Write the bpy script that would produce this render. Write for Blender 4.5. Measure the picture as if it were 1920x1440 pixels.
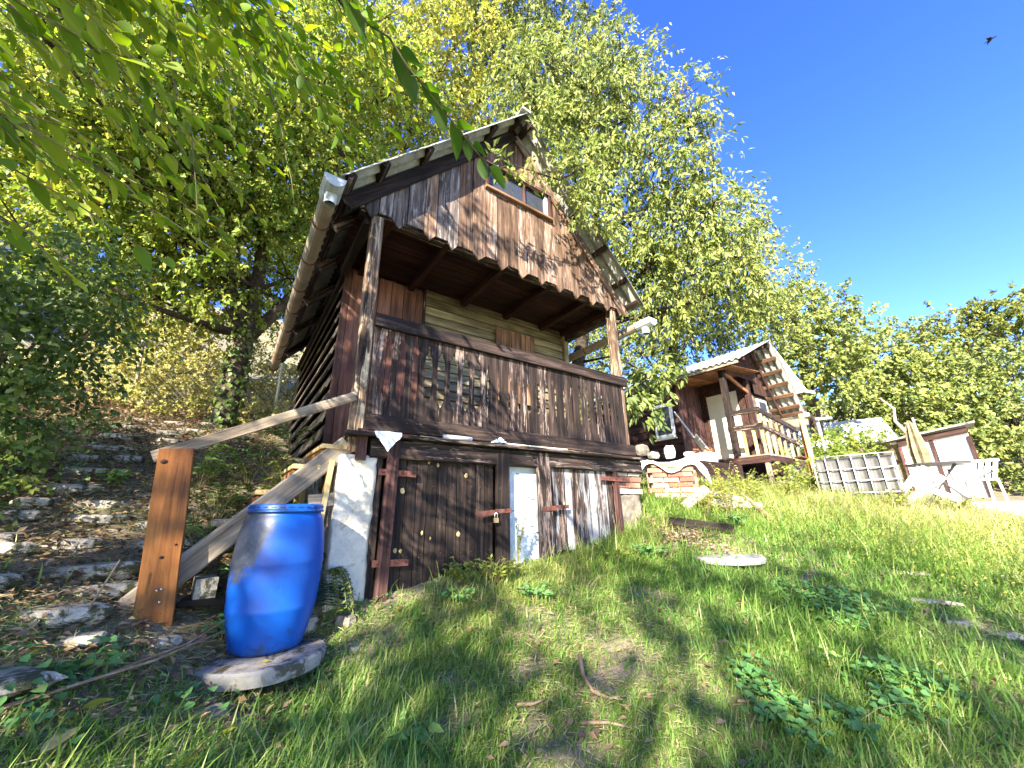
import bpy, math, random
import numpy as np
from mathutils import Matrix, Vector
rng=np.random.default_rng(7); random.seed(7)
scene=bpy.context.scene
for o in list(bpy.data.objects): bpy.data.objects.remove(o)
# ---------------------------------------------------------------- camera
def cam_basis(yaw,pitch,roll):
    cy,sy=math.cos(yaw),math.sin(yaw); cp,sp=math.cos(pitch),math.sin(pitch)
    f=Vector((sy*cp,cy*cp,sp)); r=Vector((cy,-sy,0)); u=r.cross(f)
    r2=math.cos(roll)*r+math.sin(roll)*u; u2=r2.cross(f)
    return r2,u2,f
r_,u_,f_=cam_basis(math.radians(35.3),math.radians(18.1),math.radians(-1.0))
cd=bpy.data.cameras.new('camera'); cam=bpy.data.objects.new('camera',cd); scene.collection.objects.link(cam)
cam.matrix_world=Matrix(((r_.x,u_.x,-f_.x,0),(r_.y,u_.y,-f_.y,0),(r_.z,u_.z,-f_.z,1.5),(0,0,0,1)))
cd.sensor_fit='HORIZONTAL'; cd.sensor_width=36; cd.lens=36*728/1920; cd.clip_start=.02; cd.clip_end=600
scene.camera=cam
# ---------------------------------------------------------------- sky, sun, exposure
SUN_EL=27; SH=Vector((-.80,-.60,0)).normalized()      # horizontal direction towards the sun
az=math.atan2(SH.x,SH.y)
w=bpy.data.worlds.new('World'); scene.world=w; w.use_nodes=True
nt=w.node_tree; bg=nt.nodes['Background']
sky=nt.nodes.new('ShaderNodeTexSky'); sky.sky_type='NISHITA'; sky.sun_disc=False
sky.sun_elevation=math.radians(SUN_EL); sky.sun_rotation=az
sky.altitude=400; sky.air_density=1.0; sky.dust_density=.3; sky.ozone_density=3.0
hs=nt.nodes.new('ShaderNodeHueSaturation'); hs.inputs['Saturation'].default_value=1.27; hs.inputs['Hue'].default_value=.524; hs.inputs['Value'].default_value=.66
nt.links.new(sky.outputs[0],hs.inputs['Color']); nt.links.new(hs.outputs[0],bg.inputs['Color']); bg.inputs['Strength'].default_value=.15
sd=bpy.data.lights.new('sun','SUN'); sd.energy=4.1; sd.angle=math.radians(.53); sd.color=(1,.90,.74)
so=bpy.data.objects.new('sun',sd); scene.collection.objects.link(so)
ts=Vector((SH.x*math.cos(math.radians(SUN_EL)),SH.y*math.cos(math.radians(SUN_EL)),math.sin(math.radians(SUN_EL))))
so.rotation_euler=ts.to_track_quat('Z','Y').to_euler(); so.location=ts*50
scene.view_settings.view_transform='Standard'; scene.view_settings.look='None'; scene.view_settings.gamma=1
scene.view_settings.exposure=2.65
scene.cycles.max_bounces=8; scene.cycles.transparent_max_bounces=8; scene.cycles.diffuse_bounces=5; scene.cycles.transmission_bounces=4
# ---------------------------------------------------------------- helpers
COL=scene.collection; WM={}
def link(o,parent=None,M=None):
    COL.objects.link(o); M=M if M is not None else Matrix.Identity(4)
    WM[o]=M
    if parent is not None:
        o.parent=parent; o.matrix_basis=WM[parent].inverted()@M
    else: o.matrix_basis=M
    return o
def tag(o,label=None,cat=None,group=None,kind=None):
    if label: o['label']=label
    if cat: o['category']=cat
    if group: o['group']=group
    if kind: o['kind']=kind
    return o
def thing(name,loc,label,cat,group=None):
    o=bpy.data.objects.new(name,None); o.empty_display_size=.2
    link(o,None,Matrix.Translation(loc)); return tag(o,label,cat,group)
def rawmesh(name,V,F,mat,smooth=False):
    me=bpy.data.meshes.new(name); me.from_pydata([tuple(v) for v in V],[],[tuple(f) for f in F]); me.update()
    if mat: me.materials.append(mat)
    if smooth: me.polygons.foreach_set('use_smooth',[True]*len(me.polygons))
    return me
def mobj(name,V,F,mat,parent=None,smooth=False,M=None):
    """world-space vertices unless M is given (then local ones)"""
    V=np.array(V,float)
    if M is None:
        c=V.mean(0); c[2]=V[:,2].min(); V=V-c; M=Matrix.Translation(c)
    o=bpy.data.objects.new(name,rawmesh(name,V,F,mat,smooth)); return link(o,parent,M)
def frame(p0,p1,side=(0,0,1)):
    """local X along p0->p1, local Z close to side; origin p0"""
    p0,p1=Vector(p0),Vector(p1); x=(p1-p0); L=x.length; x.normalize(); s=Vector(side)
    y=s.cross(x)
    if y.length<1e-5: y=Vector((0,1,0)).cross(x)
    y.normalize(); z=x.cross(y)
    M=Matrix(((x.x,y.x,z.x,p0.x),(x.y,y.y,z.y,p0.y),(x.z,y.z,z.z,p0.z),(0,0,0,1)))
    return M,L
def beam(name,p0,p1,w,t,mat,parent=None,side=(0,0,1),jit=.0015,ch=.004,bow=0,lab=None):
    """timber from p0 to p1: width w along local Y, thickness t along local Z (=side)"""
    M,L=frame(p0,p1,side); hw,ht=w/2,t/2; ch=min(ch,hw*.4,ht*.4)
    prof=[(-hw+ch,-ht),(hw-ch,-ht),(hw,-ht+ch),(hw,ht-ch),(hw-ch,ht),(-hw+ch,ht),(-hw,ht-ch),(-hw,-ht+ch)]
    V=[];n=4 if L>.6 else 2
    for i in range(n):
        s=i/(n-1); dy=random.uniform(-jit,jit)+bow*math.sin(math.pi*s); dz=random.uniform(-jit,jit)*.6; k=1+random.uniform(-.02,.02)
        for a,b in prof: V.append((s*L,a*k+dy,b+dz))
    F=[tuple(range(7,-1,-1)),tuple(range((n-1)*8,n*8))]
    for i in range(n-1):
        for j in range(8):
            a=i*8+j;b=i*8+(j+1)%8; F.append((a,b,b+8,a+8))
    o=mobj(name,V,F,mat,parent,M=M)
    if lab: o['label']=lab
    return o
def cutboard(name,outline,t,M,mat,parent=None):
    """outline in local XY extruded along local Z from -t/2 to t/2"""
    n=len(outline); V=[(x,y,-t/2) for x,y in outline]+[(x,y,t/2) for x,y in outline]
    F=[tuple(range(n-1,-1,-1)),tuple(range(n,2*n))]+[(i,(i+1)%n,n+(i+1)%n,n+i) for i in range(n)]
    return mobj(name,V,F,mat,parent,M=M)
def tubeVF(P,R,seg=8,cap=True):
    P=[Vector(p) for p in P]; V=[];F=[]; ref=Vector((0,0,1))
    for i,p in enumerate(P):
        d=(P[min(i+1,len(P)-1)]-P[max(i-1,0)]).normalized()
        a=d.cross(ref if abs(d.z)<.95 else Vector((1,0,0))).normalized(); b=d.cross(a)
        r=R[i] if hasattr(R,'__len__') else R
        for k in range(seg):
            th=2*math.pi*k/seg; V.append(tuple(p+a*(r*math.cos(th))+b*(r*math.sin(th))))
    for i in range(len(P)-1):
        for k in range(seg):
            F.append((i*seg+k,i*seg+(k+1)%seg,(i+1)*seg+(k+1)%seg,(i+1)*seg+k))
    if cap: F.append(tuple(range(seg-1,-1,-1))); F.append(tuple(range((len(P)-1)*seg,len(P)*seg)))
    return V,F
def joinVF(parts):
    V=[];F=[]
    for v,f in parts:
        k=len(V); V+=list(v); F+=[tuple(i+k for i in q) for q in f]
    return V,F
def tube(name,P,R,mat,parent=None,seg=8,smooth=True,cap=True):
    V,F=tubeVF(P,R,seg,cap); return mobj(name,V,F,mat,parent,smooth)
def boxVF(c,s,rz=0):
    cx,cy,cz=c; a,b,d=s[0]/2,s[1]/2,s[2]/2; co,si=math.cos(rz),math.sin(rz)
    V=[]
    for z in(-d,d):
        for x,y in((-a,-b),(a,-b),(a,b),(-a,b)): V.append((cx+x*co-y*si,cy+x*si+y*co,cz+z))
    return V,[(3,2,1,0),(4,5,6,7),(0,1,5,4),(1,2,6,5),(2,3,7,6),(3,0,4,7)]
def box(name,c,s,mat,parent=None,rz=0):
    V,F=boxVF(c,s,rz); return mobj(name,V,F,mat,parent)
def rockVF(c,s,seed,rz=0,n=9,flat=.0):
    r=random.Random(seed); V=[];co,si=math.cos(rz),math.sin(rz)
    rings=[(-.5,.75),(-.1,1.0),(.3,.93),(.5,.72)]
    ang=[2*math.pi*k/n+r.uniform(-.2,.2) for k in range(n)]; rad=[r.uniform(.75,1.12) for _ in range(n)]
    for z,m in rings:
        for k in range(n):
            q=rad[k]*m*r.uniform(.95,1.05); x=s[0]/2*q*math.cos(ang[k]); y=s[1]/2*q*math.sin(ang[k])
            V.append((c[0]+x*co-y*si,c[1]+x*si+y*co,c[2]+z*s[2]*r.uniform(.85,1.1)))
    F=[tuple(range(n-1,-1,-1)),tuple(range(3*n,4*n))]
    for i in range(3):
        for k in range(n): F.append((i*n+k,i*n+(k+1)%n,(i+1)*n+(k+1)%n,(i+1)*n+k))
    return V,F
# big numpy meshes with a per-vertex 'v' attribute
def npmesh(name,V,Fq,val,mat,parent=None,smooth=False):
    """V (n,3) ; Fq list of (m,k) int arrays"""
    me=bpy.data.meshes.new(name); V=np.ascontiguousarray(V,dtype=np.float32)
    me.vertices.add(len(V)); me.vertices.foreach_set('co',V.ravel())
    loops=np.concatenate([f.ravel() for f in Fq]).astype(np.int32)
    starts=[];s=0
    for f in Fq:
        starts.append(np.arange(len(f))*f.shape[1]+s); s+=f.size
    starts=np.concatenate(starts).astype(np.int32)
    me.loops.add(len(loops)); me.loops.foreach_set('vertex_index',loops)
    me.polygons.add(len(starts)); me.polygons.foreach_set('loop_start',starts)
    if smooth: me.polygons.foreach_set('use_smooth',np.ones(len(starts),bool))
    me.update(calc_edges=True)
    a=me.attributes.new('v','FLOAT','POINT'); a.data.foreach_set('value',np.ascontiguousarray(val,dtype=np.float32))
    me.materials.append(mat); o=bpy.data.objects.new(name,me); link(o,parent,Matrix.Identity(4) if parent is None else WM[parent].copy())
    if parent is not None:
        c=WM[parent].translation; me.vertices.foreach_set('co',(V-np.array(c,dtype=np.float32)).ravel()); me.update()
    return o
def unit(a): return a/np.maximum(np.linalg.norm(a,axis=1,keepdims=True),1e-6)
def leafgeo(P,D,N,L,W,val):
    """simple folded 4 point leaves"""
    D=unit(D); S=unit(np.cross(D,N)); N=np.cross(S,D); L=L[:,None]; W=W[:,None]
    a=P; b=P+D*L*.42+S*W*.5+N*W*.16; c=P+D*L-N*L*.1; d=P+D*L*.42-S*W*.5+N*W*.16
    V=np.stack([a,b,c,d],1).reshape(-1,3); n=len(P); F=np.arange(n*4).reshape(n,4)
    F=np.concatenate([F[:,[0,1,2]],F[:,[0,2,3]]])
    return V,[F],np.repeat(val,4)
def leafgeo6(P,D,N,L,W,val):
    """rounder leaves, 6 outline points plus midrib fold, 4 faces"""
    D=unit(D); S=unit(np.cross(D,N)); N=np.cross(S,D); L=L[:,None]; W=W[:,None]
    pts=[P,P+D*L*.28+S*W*.44+N*W*.14,P+D*L*.62+S*W*.40+N*W*.12-N*L*.04,P+D*L-N*L*.14,P+D*L*.62-S*W*.40+N*W*.12-N*L*.04,P+D*L*.28-S*W*.44+N*W*.14,P+D*L*.5-N*L*.02]
    V=np.stack(pts,1).reshape(-1,3); n=len(P); B=(np.arange(n)*7)[:,None]
    Q=np.concatenate([B+np.array([[0,1,2,6]]),B+np.array([[0,6,4,5]])]); T=np.concatenate([B+np.array([[6,2,3]]),B+np.array([[6,3,4]])])
    return V,[Q,T],np.repeat(val,7)
def merge(gs):
    Vs=[];Fs={};vals=[];k=0
    for V,F,v in gs:
        for f in F: Fs.setdefault(f.shape[1],[]).append(f+k)
        Vs.append(V); vals.append(v); k+=len(V)
    return np.concatenate(Vs),[np.concatenate(f) for f in Fs.values()],np.concatenate(vals)
# ---------------------------------------------------------------- materials
def M_(name):
    m=bpy.data.materials.new(name); m.use_nodes=True; n=m.node_tree; return m,n,n.nodes,n.links,n.nodes['Principled BSDF']
def ramp(N,pts,interp='LINEAR'):
    r=N.new('ShaderNodeValToRGB'); r.color_ramp.interpolation=interp; e=r.color_ramp.elements
    while len(e)<len(pts): e.new(.5)
    for i,(p,c) in enumerate(pts): e[i].position=p; e[i].color=(*c,1) if len(c)==3 else c
    return r
def noise(N,L,vec,scale,detail=4,rough=.6,dist=0):
    n=N.new('ShaderNodeTexNoise'); n.inputs['Scale'].default_value=scale; n.inputs['Detail'].default_value=detail; n.inputs['Roughness'].default_value=rough; n.inputs['Distortion'].default_value=dist
    if vec is not None: L.new(vec,n.inputs['Vector'])
    return n
def mixc(N,L,fac,a,b,mode='MIX'):
    m=N.new('ShaderNodeMix'); m.data_type='RGBA'; m.blend_type=mode
    for s,v in ((m.inputs[0],fac),(m.inputs[6],a),(m.inputs[7],b)):
        if hasattr(v,'links') or hasattr(v,'is_linked'): L.new(v,s)
        elif isinstance(v,(int,float)): s.default_value=v
        else: s.default_value=(*v,1)
    return m.outputs[2]
def wood(name,dark,mid,light,pale=None,pale_amt=.0,rough=.8,bump=.5,knots=False,contrast=1):
    m,n,N,L,P=M_(name); tc=N.new('ShaderNodeTexCoord'); oi=N.new('ShaderNodeObjectInfo')
    off=N.new('ShaderNodeVectorMath'); off.operation='SCALE'; cmb=N.new('ShaderNodeCombineXYZ')
    for i in range(3): L.new(oi.outputs['Random'],cmb.inputs[i])
    L.new(cmb.outputs[0],off.inputs[0]); off.inputs['Scale'].default_value=37.
    add=N.new('ShaderNodeVectorMath'); L.new(tc.outputs['Object'],add.inputs[0]); L.new(off.outputs[0],add.inputs[1])
    mp=N.new('ShaderNodeMapping'); mp.inputs['Scale'].default_value=(1.6,26,26); L.new(add.outputs[0],mp.inputs['Vector'])
    g=noise(N,L,mp.outputs[0],1.0,6,.65,.6)
    mp2=N.new('ShaderNodeMapping'); mp2.inputs['Scale'].default_value=(3,90,90); L.new(add.outputs[0],mp2.inputs['Vector'])
    g2=noise(N,L,mp2.outputs[0],1.0,4,.6)
    r=ramp(N,[(.32,dark),(.5,mid),(.68,light)]); L.new(g.outputs['Fac'],r.inputs[0])
    c=mixc(N,L,.55,r.outputs[0],mixc(N,L,g2.outputs['Fac'],(.35,.35,.35),(1.5,1.5,1.5)),'MULTIPLY')
    # broad blotches along the plank
    mp3=N.new('ShaderNodeMapping'); mp3.inputs['Scale'].default_value=(2.2,5,5); L.new(add.outputs[0],mp3.inputs['Vector'])
    bl=noise(N,L,mp3.outputs[0],1.0,5,.6,.4)
    rb=ramp(N,[(.35,(.45,.45,.45)),(.62,(1.25,1.25,1.25))]); L.new(bl.outputs['Fac'],rb.inputs[0]); c=mixc(N,L,.8,c,rb.outputs[0],'MULTIPLY')
    if pale:
        mp4=N.new('ShaderNodeMapping'); mp4.inputs['Scale'].default_value=(3.2,30,30); mp4.inputs['Location'].default_value=(5,3,1); L.new(add.outputs[0],mp4.inputs['Vector'])
        pn=noise(N,L,mp4.outputs[0],1.0,6,.7,.8)
        md=N.new('ShaderNodeMath'); md.operation='MULTIPLY_ADD'; L.new(oi.outputs['Random'],md.inputs[0]); md.inputs[1].default_value=.22; L.new(pn.outputs['Fac'],md.inputs[2])
        rp=ramp(N,[(.72-pale_amt,(0,0,0)),(.80-pale_amt,(1,1,1))]); L.new(md.outputs[0],rp.inputs[0]); c=mixc(N,L,rp.outputs[0],c,pale)
    # per board brightness
    mr=N.new('ShaderNodeMapRange'); L.new(oi.outputs['Random'],mr.inputs['Value']); mr.inputs['To Min'].default_value=.65; mr.inputs['To Max'].default_value=1.3
    h=N.new('ShaderNodeHueSaturation'); L.new(c,h.inputs['Color']); L.new(mr.outputs[0],h.inputs['Value']); c=h.outputs[0]
    L.new(c,P.inputs['Base Color']); P.inputs['Roughness'].default_value=rough; P.inputs['Specular IOR Level'].default_value=.25
    b=N.new('ShaderNodeBump'); b.inputs['Strength'].default_value=bump; b.inputs['Distance'].default_value=.006
    mb=N.new('ShaderNodeMath'); mb.operation='ADD'; L.new(g.outputs['Fac'],mb.inputs[0]); L.new(g2.outputs['Fac'],mb.inputs[1]); L.new(mb.outputs[0],b.inputs['Height']); L.new(b.outputs[0],P.inputs['Normal'])
    return m
def plain(name,c1,c2,scale=6,rough=.7,metal=0,bump=.2,bscale=60,spec=.3,stain=None,stain_pos=.6,sscale=4,dist=.004):
    m,n,N,L,P=M_(name); tc=N.new('ShaderNodeTexCoord'); a=noise(N,L,tc.outputs['Object'],scale,6,.65)
    r=ramp(N,[(.35,c1),(.65,c2)]); L.new(a.outputs['Fac'],r.inputs[0]); c=r.outputs[0]
    if stain:
        s=noise(N,L,tc.outputs['Object'],sscale,7,.7,.5); rs=ramp(N,[(stain_pos,(0,0,0)),(stain_pos+.08,(1,1,1))]); L.new(s.outputs['Fac'],rs.inputs[0]); c=mixc(N,L,rs.outputs[0],c,stain)
    L.new(c,P.inputs['Base Color']); P.inputs['Roughness'].default_value=rough; P.inputs['Metallic'].default_value=metal; P.inputs['Specular IOR Level'].default_value=spec
    if bump:
        bn=noise(N,L,tc.outputs['Object'],bscale,5,.7); b=N.new('ShaderNodeBump'); b.inputs['Strength'].default_value=bump; b.inputs['Distance'].default_value=dist; L.new(bn.outputs['Fac'],b.inputs['Height']); L.new(b.outputs[0],P.inputs['Normal'])
    return m
def leafmat(name,cols,trans=.35,rough=.5,nscale=.7,namp=.35,spec=.35):
    """cols: ramp stops (pos,color) over the per leaf attribute shifted by broad noise"""
    m,n,N,L,P=M_(name); at=N.new('ShaderNodeAttribute'); at.attribute_name='v'
    tc=N.new('ShaderNodeTexCoord'); nz=noise(N,L,tc.outputs['Object'],nscale,3,.5)
    ma=N.new('ShaderNodeMath'); ma.operation='MULTIPLY_ADD'; L.new(nz.outputs['Fac'],ma.inputs[0]); ma.inputs[1].default_value=namp; L.new(at.outputs['Fac'],ma.inputs[2])
    ms=N.new('ShaderNodeMath'); ms.operation='SUBTRACT'; L.new(ma.outputs[0],ms.inputs[0]); ms.inputs[1].default_value=namp*.5
    r=ramp(N,cols); L.new(ms.outputs[0],r.inputs[0])
    L.new(r.outputs[0],P.inputs['Base Color']); P.inputs['Roughness'].default_value=rough; P.inputs['Specular IOR Level'].default_value=spec
    t=N.new('ShaderNodeBsdfTranslucent'); g=N.new('ShaderNodeHueSaturation'); g.inputs['Value'].default_value=1.25; g.inputs['Saturation'].default_value=1.1; L.new(r.outputs[0],g.inputs['Color']); L.new(g.outputs[0],t.inputs['Color'])
    mx=N.new('ShaderNodeMixShader'); mx.inputs[0].default_value=trans; L.new(P.outputs[0],mx.inputs[1]); L.new(t.outputs[0],mx.inputs[2]); L.new(mx.outputs[0],N['Material Output'].inputs['Surface'])
    return m
MT={}
MT['gable']=wood('gable_wood',(.022,.014,.011),(.135,.082,.054),(.29,.19,.125),(.24,.20,.17),.04)
MT['gable_grey']=wood('grey_gable_wood',(.018,.014,.013),(.085,.068,.06),(.18,.15,.135),(.25,.235,.225),.04)
MT['dark']=wood('dark_wood',(.004,.0035,.0035),(.028,.018,.015),(.10,.067,.053),(.21,.16,.135),.02)
MT['darker']=wood('dark_beam_wood',(.004,.0035,.0035),(.018,.012,.010),(.05,.032,.026),(.15,.115,.10),-.02)
MT['door']=wood('door_wood',(.005,.004,.0035),(.026,.017,.013),(.065,.042,.033),(.16,.12,.095),-.04)
MT['peel']=wood('peeling_wood',(.008,.006,.006),(.06,.04,.032),(.15,.11,.09),(.27,.275,.29),.17)
MT['post']=wood('post_wood',(.015,.009,.007),(.12,.075,.05),(.28,.20,.13),(.40,.33,.23),.08)
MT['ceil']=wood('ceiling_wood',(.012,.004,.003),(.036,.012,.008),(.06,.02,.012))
MT['red']=wood('red_wall_wood',(.06,.026,.018),(.13,.058,.040),(.20,.10,.075),rough=.65,bump=.25)
MT['siding']=wood('siding_wood',(.11,.088,.05),(.21,.175,.10),(.32,.28,.175))
MT['siding_side']=wood('grey_siding_wood',(.04,.032,.026),(.11,.09,.072),(.21,.18,.14))
MT['shutter']=wood('shutter_wood',(.10,.048,.026),(.19,.10,.055),(.29,.17,.10))
MT['jamb']=wood('jamb_wood',(.015,.009,.008),(.075,.034,.029),(.15,.078,.066),(.3,.2,.17),-.02)
MT['newel']=wood('stained_board',(.11,.036,.008),(.24,.085,.018),(.33,.135,.033),rough=.5,bump=.2)
MT['grey']=wood('grey_timber',(.13,.095,.065),(.30,.245,.18),(.46,.40,.32))
MT['yellow']=wood('fresh_timber',(.30,.18,.06),(.56,.40,.17),(.70,.56,.28))
MT['orange']=wood('orange_timber',(.13,.05,.02),(.26,.115,.045),(.38,.19,.09))
MT['bbrown']=wood('hut_brown_wood',(.012,.006,.005),(.045,.021,.017),(.09,.045,.036))
MT['bvert']=wood('hut_panel_wood',(.03,.014,.013),(.08,.038,.035),(.15,.085,.08))
MT['purlin']=wood('purlin_wood',(.04,.02,.013),(.12,.06,.035),(.2,.11,.065))
MT['brick']=None
MT['plaster']=plain('white_plaster',(.46,.43,.36),(.64,.61,.53),5,.9,bump=.8,bscale=14,stain=(.34,.27,.17),stain_pos=.56,sscale=5,dist=.02)
MT['bluewall']=plain('pale_blue_plaster',(.36,.42,.48),(.50,.55,.59),9,.85,bump=.5,bscale=30,stain=(.80,.82,.82),stain_pos=.60,sscale=22,dist=.006)
MT['concrete']=plain('concrete',(.19,.185,.165),(.34,.325,.29),7,.9,bump=.8,bscale=60,stain=(.07,.065,.045),stain_pos=.52,sscale=9)
MT['palecon']=plain('pale_concrete',(.50,.47,.43),(.66,.63,.58),4,.85,bump=.3)
MT['slab']=plain('weathered_slab',(.27,.265,.25),(.38,.37,.35),6,.9,bump=.5,stain=(.11,.105,.085),stain_pos=.58,sscale=7)
MT['stone']=plain('grey_stone',(.20,.18,.14),(.50,.46,.37),6,.9,bump=.9,bscale=25,stain=(.05,.055,.025),stain_pos=.50,sscale=9,dist=.02)
MT['rubble']=plain('rubble_stone',(.10,.085,.065),(.26,.22,.18),12,.9,bump=.6,bscale=30)
MT['asb']=plain('fibre_cement_sheet',(.16,.165,.145),(.38,.39,.355),5,.8,bump=.4,bscale=50,stain=(.20,.21,.15),stain_pos=.55,sscale=10)
MT['gutter']=plain('pvc_gutter',(.22,.18,.13),(.36,.31,.25),4,.6,bump=.1,stain=(.24,.18,.12),stain_pos=.60,sscale=9)
MT['gutterend']=plain('grey_plastic_gutter',(.32,.36,.37),(.46,.50,.51),5,.45,bump=.1,stain=(.3,.3,.26),stain_pos=.66,sscale=7)
MT['rust']=plain('rusty_iron',(.07,.025,.018),(.19,.075,.055),25,.75,bump=.5,bscale=90)
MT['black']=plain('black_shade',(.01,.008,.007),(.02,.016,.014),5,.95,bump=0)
MT['white']=plain('white_plastic',(.60,.60,.57),(.74,.74,.71),3,.5,bump=.05,stain=(.40,.38,.32),stain_pos=.62,sscale=14)
MT['whitepaint']=plain('white_paint',(.62,.66,.66),(.80,.82,.82),6,.5,bump=.1,stain=(.5,.42,.25),stain_pos=.68,sscale=12)
MT['cloth']=plain('pale_plastic_film',(.58,.64,.70),(.82,.84,.86),6,.35,bump=.3,bscale=12,dist=.02,spec=.5)
MT['cream']=plain('cream_door_paint',(.62,.58,.44),(.70,.66,.52),3,.6,bump=.05)
MT['metalroof']=plain('zinc_roof_sheet',(.50,.53,.58),(.66,.69,.73),3,.38,metal=.35,bump=.05)
MT['galv']=plain('galvanised_steel',(.50,.52,.54),(.66,.68,.70),12,.4,metal=.7,bump=.05)
MT['tank']=plain('black_tank_plastic',(.045,.045,.042),(.085,.083,.078),4,.45,bump=.1)
MT['terracotta']=plain('brown_downpipe',(.36,.15,.07),(.44,.20,.10),4,.5,bump=.05)
MT['bark']=plain('bark',(.03,.022,.016),(.10,.078,.055),9,.95,bump=1,bscale=18,dist=.05,stain=(.05,.07,.02),stain_pos=.58,sscale=4)
MT['barkpale']=plain('pale_bark',(.30,.24,.17),(.46,.40,.30),9,.9,bump=.6,bscale=18)
MT['twig']=plain('dry_twig',(.16,.10,.06),(.36,.26,.17),14,.9,bump=.3)
MT['stem']=plain('green_brown_stem',(.10,.085,.035),(.20,.17,.08),14,.8,bump=.2)
MT['black_hose']=plain('dark_green_wire',(.012,.03,.026),(.03,.06,.05),14,.5,bump=0)
def glassmat():
    m,n,N,L,P=M_('window_glass'); P.inputs['Base Color'].default_value=(.05,.06,.08,1); P.inputs['Roughness'].default_value=.04; P.inputs['Specular IOR Level'].default_value=.9; P.inputs['Alpha'].default_value=.75; return m
MT['glass']=glassmat()
def brickmat():
    m,n,N,L,P=M_('brick'); tc=N.new('ShaderNodeTexCoord'); oi=N.new('ShaderNodeObjectInfo')
    r=ramp(N,[(0,(.20,.08,.055)),(.3,(.31,.14,.095)),(.5,(.42,.22,.15)),(.65,(.38,.33,.29)),(1,(.50,.45,.40))]); L.new(oi.outputs['Random'],r.inputs[0])
    a=noise(N,L,tc.outputs['Object'],28,6,.7); rr=ramp(N,[(.3,(.55,.55,.55)),(.7,(1.2,1.2,1.2))]); L.new(a.outputs['Fac'],rr.inputs[0]); c=mixc(N,L,.8,r.outputs[0],rr.outputs[0],'MULTIPLY')
    L.new(c,P.inputs['Base Color']); P.inputs['Roughness'].default_value=.9
    b=N.new('ShaderNodeBump'); b.inputs['Strength'].default_value=.6; b.inputs['Distance'].default_value=.006; L.new(a.outputs['Fac'],b.inputs['Height']); L.new(b.outputs[0],P.inputs['Normal']); return m
MT['brick']=brickmat()
def barrelmat():
    m,n,N,L,P=M_('blue_plastic'); tc=N.new('ShaderNodeTexCoord'); sx=N.new('ShaderNodeSeparateXYZ'); L.new(tc.outputs['Object'],sx.inputs[0])
    a=noise(N,L,tc.outputs['Object'],3,5,.6); r=ramp(N,[(.3,(.003,.06,.34)),(.7,(.005,.10,.47))]); L.new(a.outputs['Fac'],r.inputs[0]); c=r.outputs[0]
    # dried dirt blotch on the upper left of the side facing the lawn: |p - centre| with a ragged edge
    vs=N.new('ShaderNodeVectorMath'); vs.operation='SUBTRACT'; L.new(tc.outputs['Object'],vs.inputs[0]); vs.inputs[1].default_value=(-.20,-.10,.60)
    vm=N.new('ShaderNodeMapping'); vm.vector_type='POINT'; vm.inputs['Scale'].default_value=(1.0,1.0,.62); L.new(vs.outputs[0],vm.inputs['Vector'])
    ln=N.new('ShaderNodeVectorMath'); ln.operation='LENGTH'; L.new(vm.outputs[0],ln.inputs[0])
    d=noise(N,L,tc.outputs['Object'],13,8,.75,.4); md=N.new('ShaderNodeMath'); md.operation='MULTIPLY_ADD'; L.new(d.outputs['Fac'],md.inputs[0]); md.inputs[1].default_value=.22; L.new(ln.outputs['Value'],md.inputs[2])
    rs=ramp(N,[(.235,(.92,.92,.92)),(.275,(0,0,0))]); L.new(md.outputs[0],rs.inputs[0])
    dn=noise(N,L,tc.outputs['Object'],60,5,.8); dr=ramp(N,[(.3,(.035,.04,.045)),(.7,(.11,.115,.11))]); L.new(dn.outputs['Fac'],dr.inputs[0]); c=mixc(N,L,rs.outputs[0],c,dr.outputs[0])
    # splashed soil near the foot
    mz=N.new('ShaderNodeMath'); mz.operation='MULTIPLY_ADD'; L.new(sx.outputs['Z'],mz.inputs[0]); mz.inputs[1].default_value=1.3; L.new(d.outputs['Fac'],mz.inputs[2])
    r2=ramp(N,[(.44,(.8,.8,.8)),(.60,(0,0,0))]); L.new(mz.outputs[0],r2.inputs[0]); c=mixc(N,L,r2.outputs[0],c,(.02,.035,.05))
    # fine pale scratches / dust
    mp=N.new('ShaderNodeMapping'); mp.inputs['Scale'].default_value=(60,60,5); L.new(tc.outputs['Object'],mp.inputs['Vector']); s=noise(N,L,mp.outputs[0],1,5,.8); r3=ramp(N,[(.62,(0,0,0)),(.85,(.35,.35,.35))]); L.new(s.outputs['Fac'],r3.inputs[0]); c=mixc(N,L,r3.outputs[0],c,(.25,.42,.7))
    L.new(c,P.inputs['Base Color']); rr=ramp(N,[(.3,(.30,)*3),(.7,(.5,)*3)]); L.new(dn.outputs['Fac'],rr.inputs[0]); L.new(rr.outputs[0],P.inputs['Roughness']); P.inputs['Specular IOR Level'].default_value=.4
    b=N.new('ShaderNodeBump'); b.inputs['Strength'].default_value=.12; b.inputs['Distance'].default_value=.01; L.new(a.outputs['Fac'],b.inputs['Height']); L.new(b.outputs[0],P.inputs['Normal']); return m
MT['barrel']=barrelmat()
G1=(.030,.075,.016); G2=(.085,.15,.028); G3=(.21,.26,.045); G4=(.40,.40,.065); G5=(.55,.42,.09)
MT['lf_yg']=leafmat('yellow_green_leaves',[(.0,(.045,.09,.02)),(.3,(.13,.20,.035)),(.6,(.28,.34,.06)),(1,(.52,.48,.12))],trans=.55)
MT['lf_gold']=leafmat('golden_leaves',[(.0,(.10,.14,.025)),(.35,(.27,.30,.05)),(.7,(.46,.43,.08)),(1,(.56,.40,.09))])
MT['lf_cherry']=leafmat('cherry_leaves',[(.0,(.055,.09,.022)),(.35,(.16,.21,.045)),(.7,(.30,.33,.085)),(1,(.46,.36,.12))])
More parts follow.
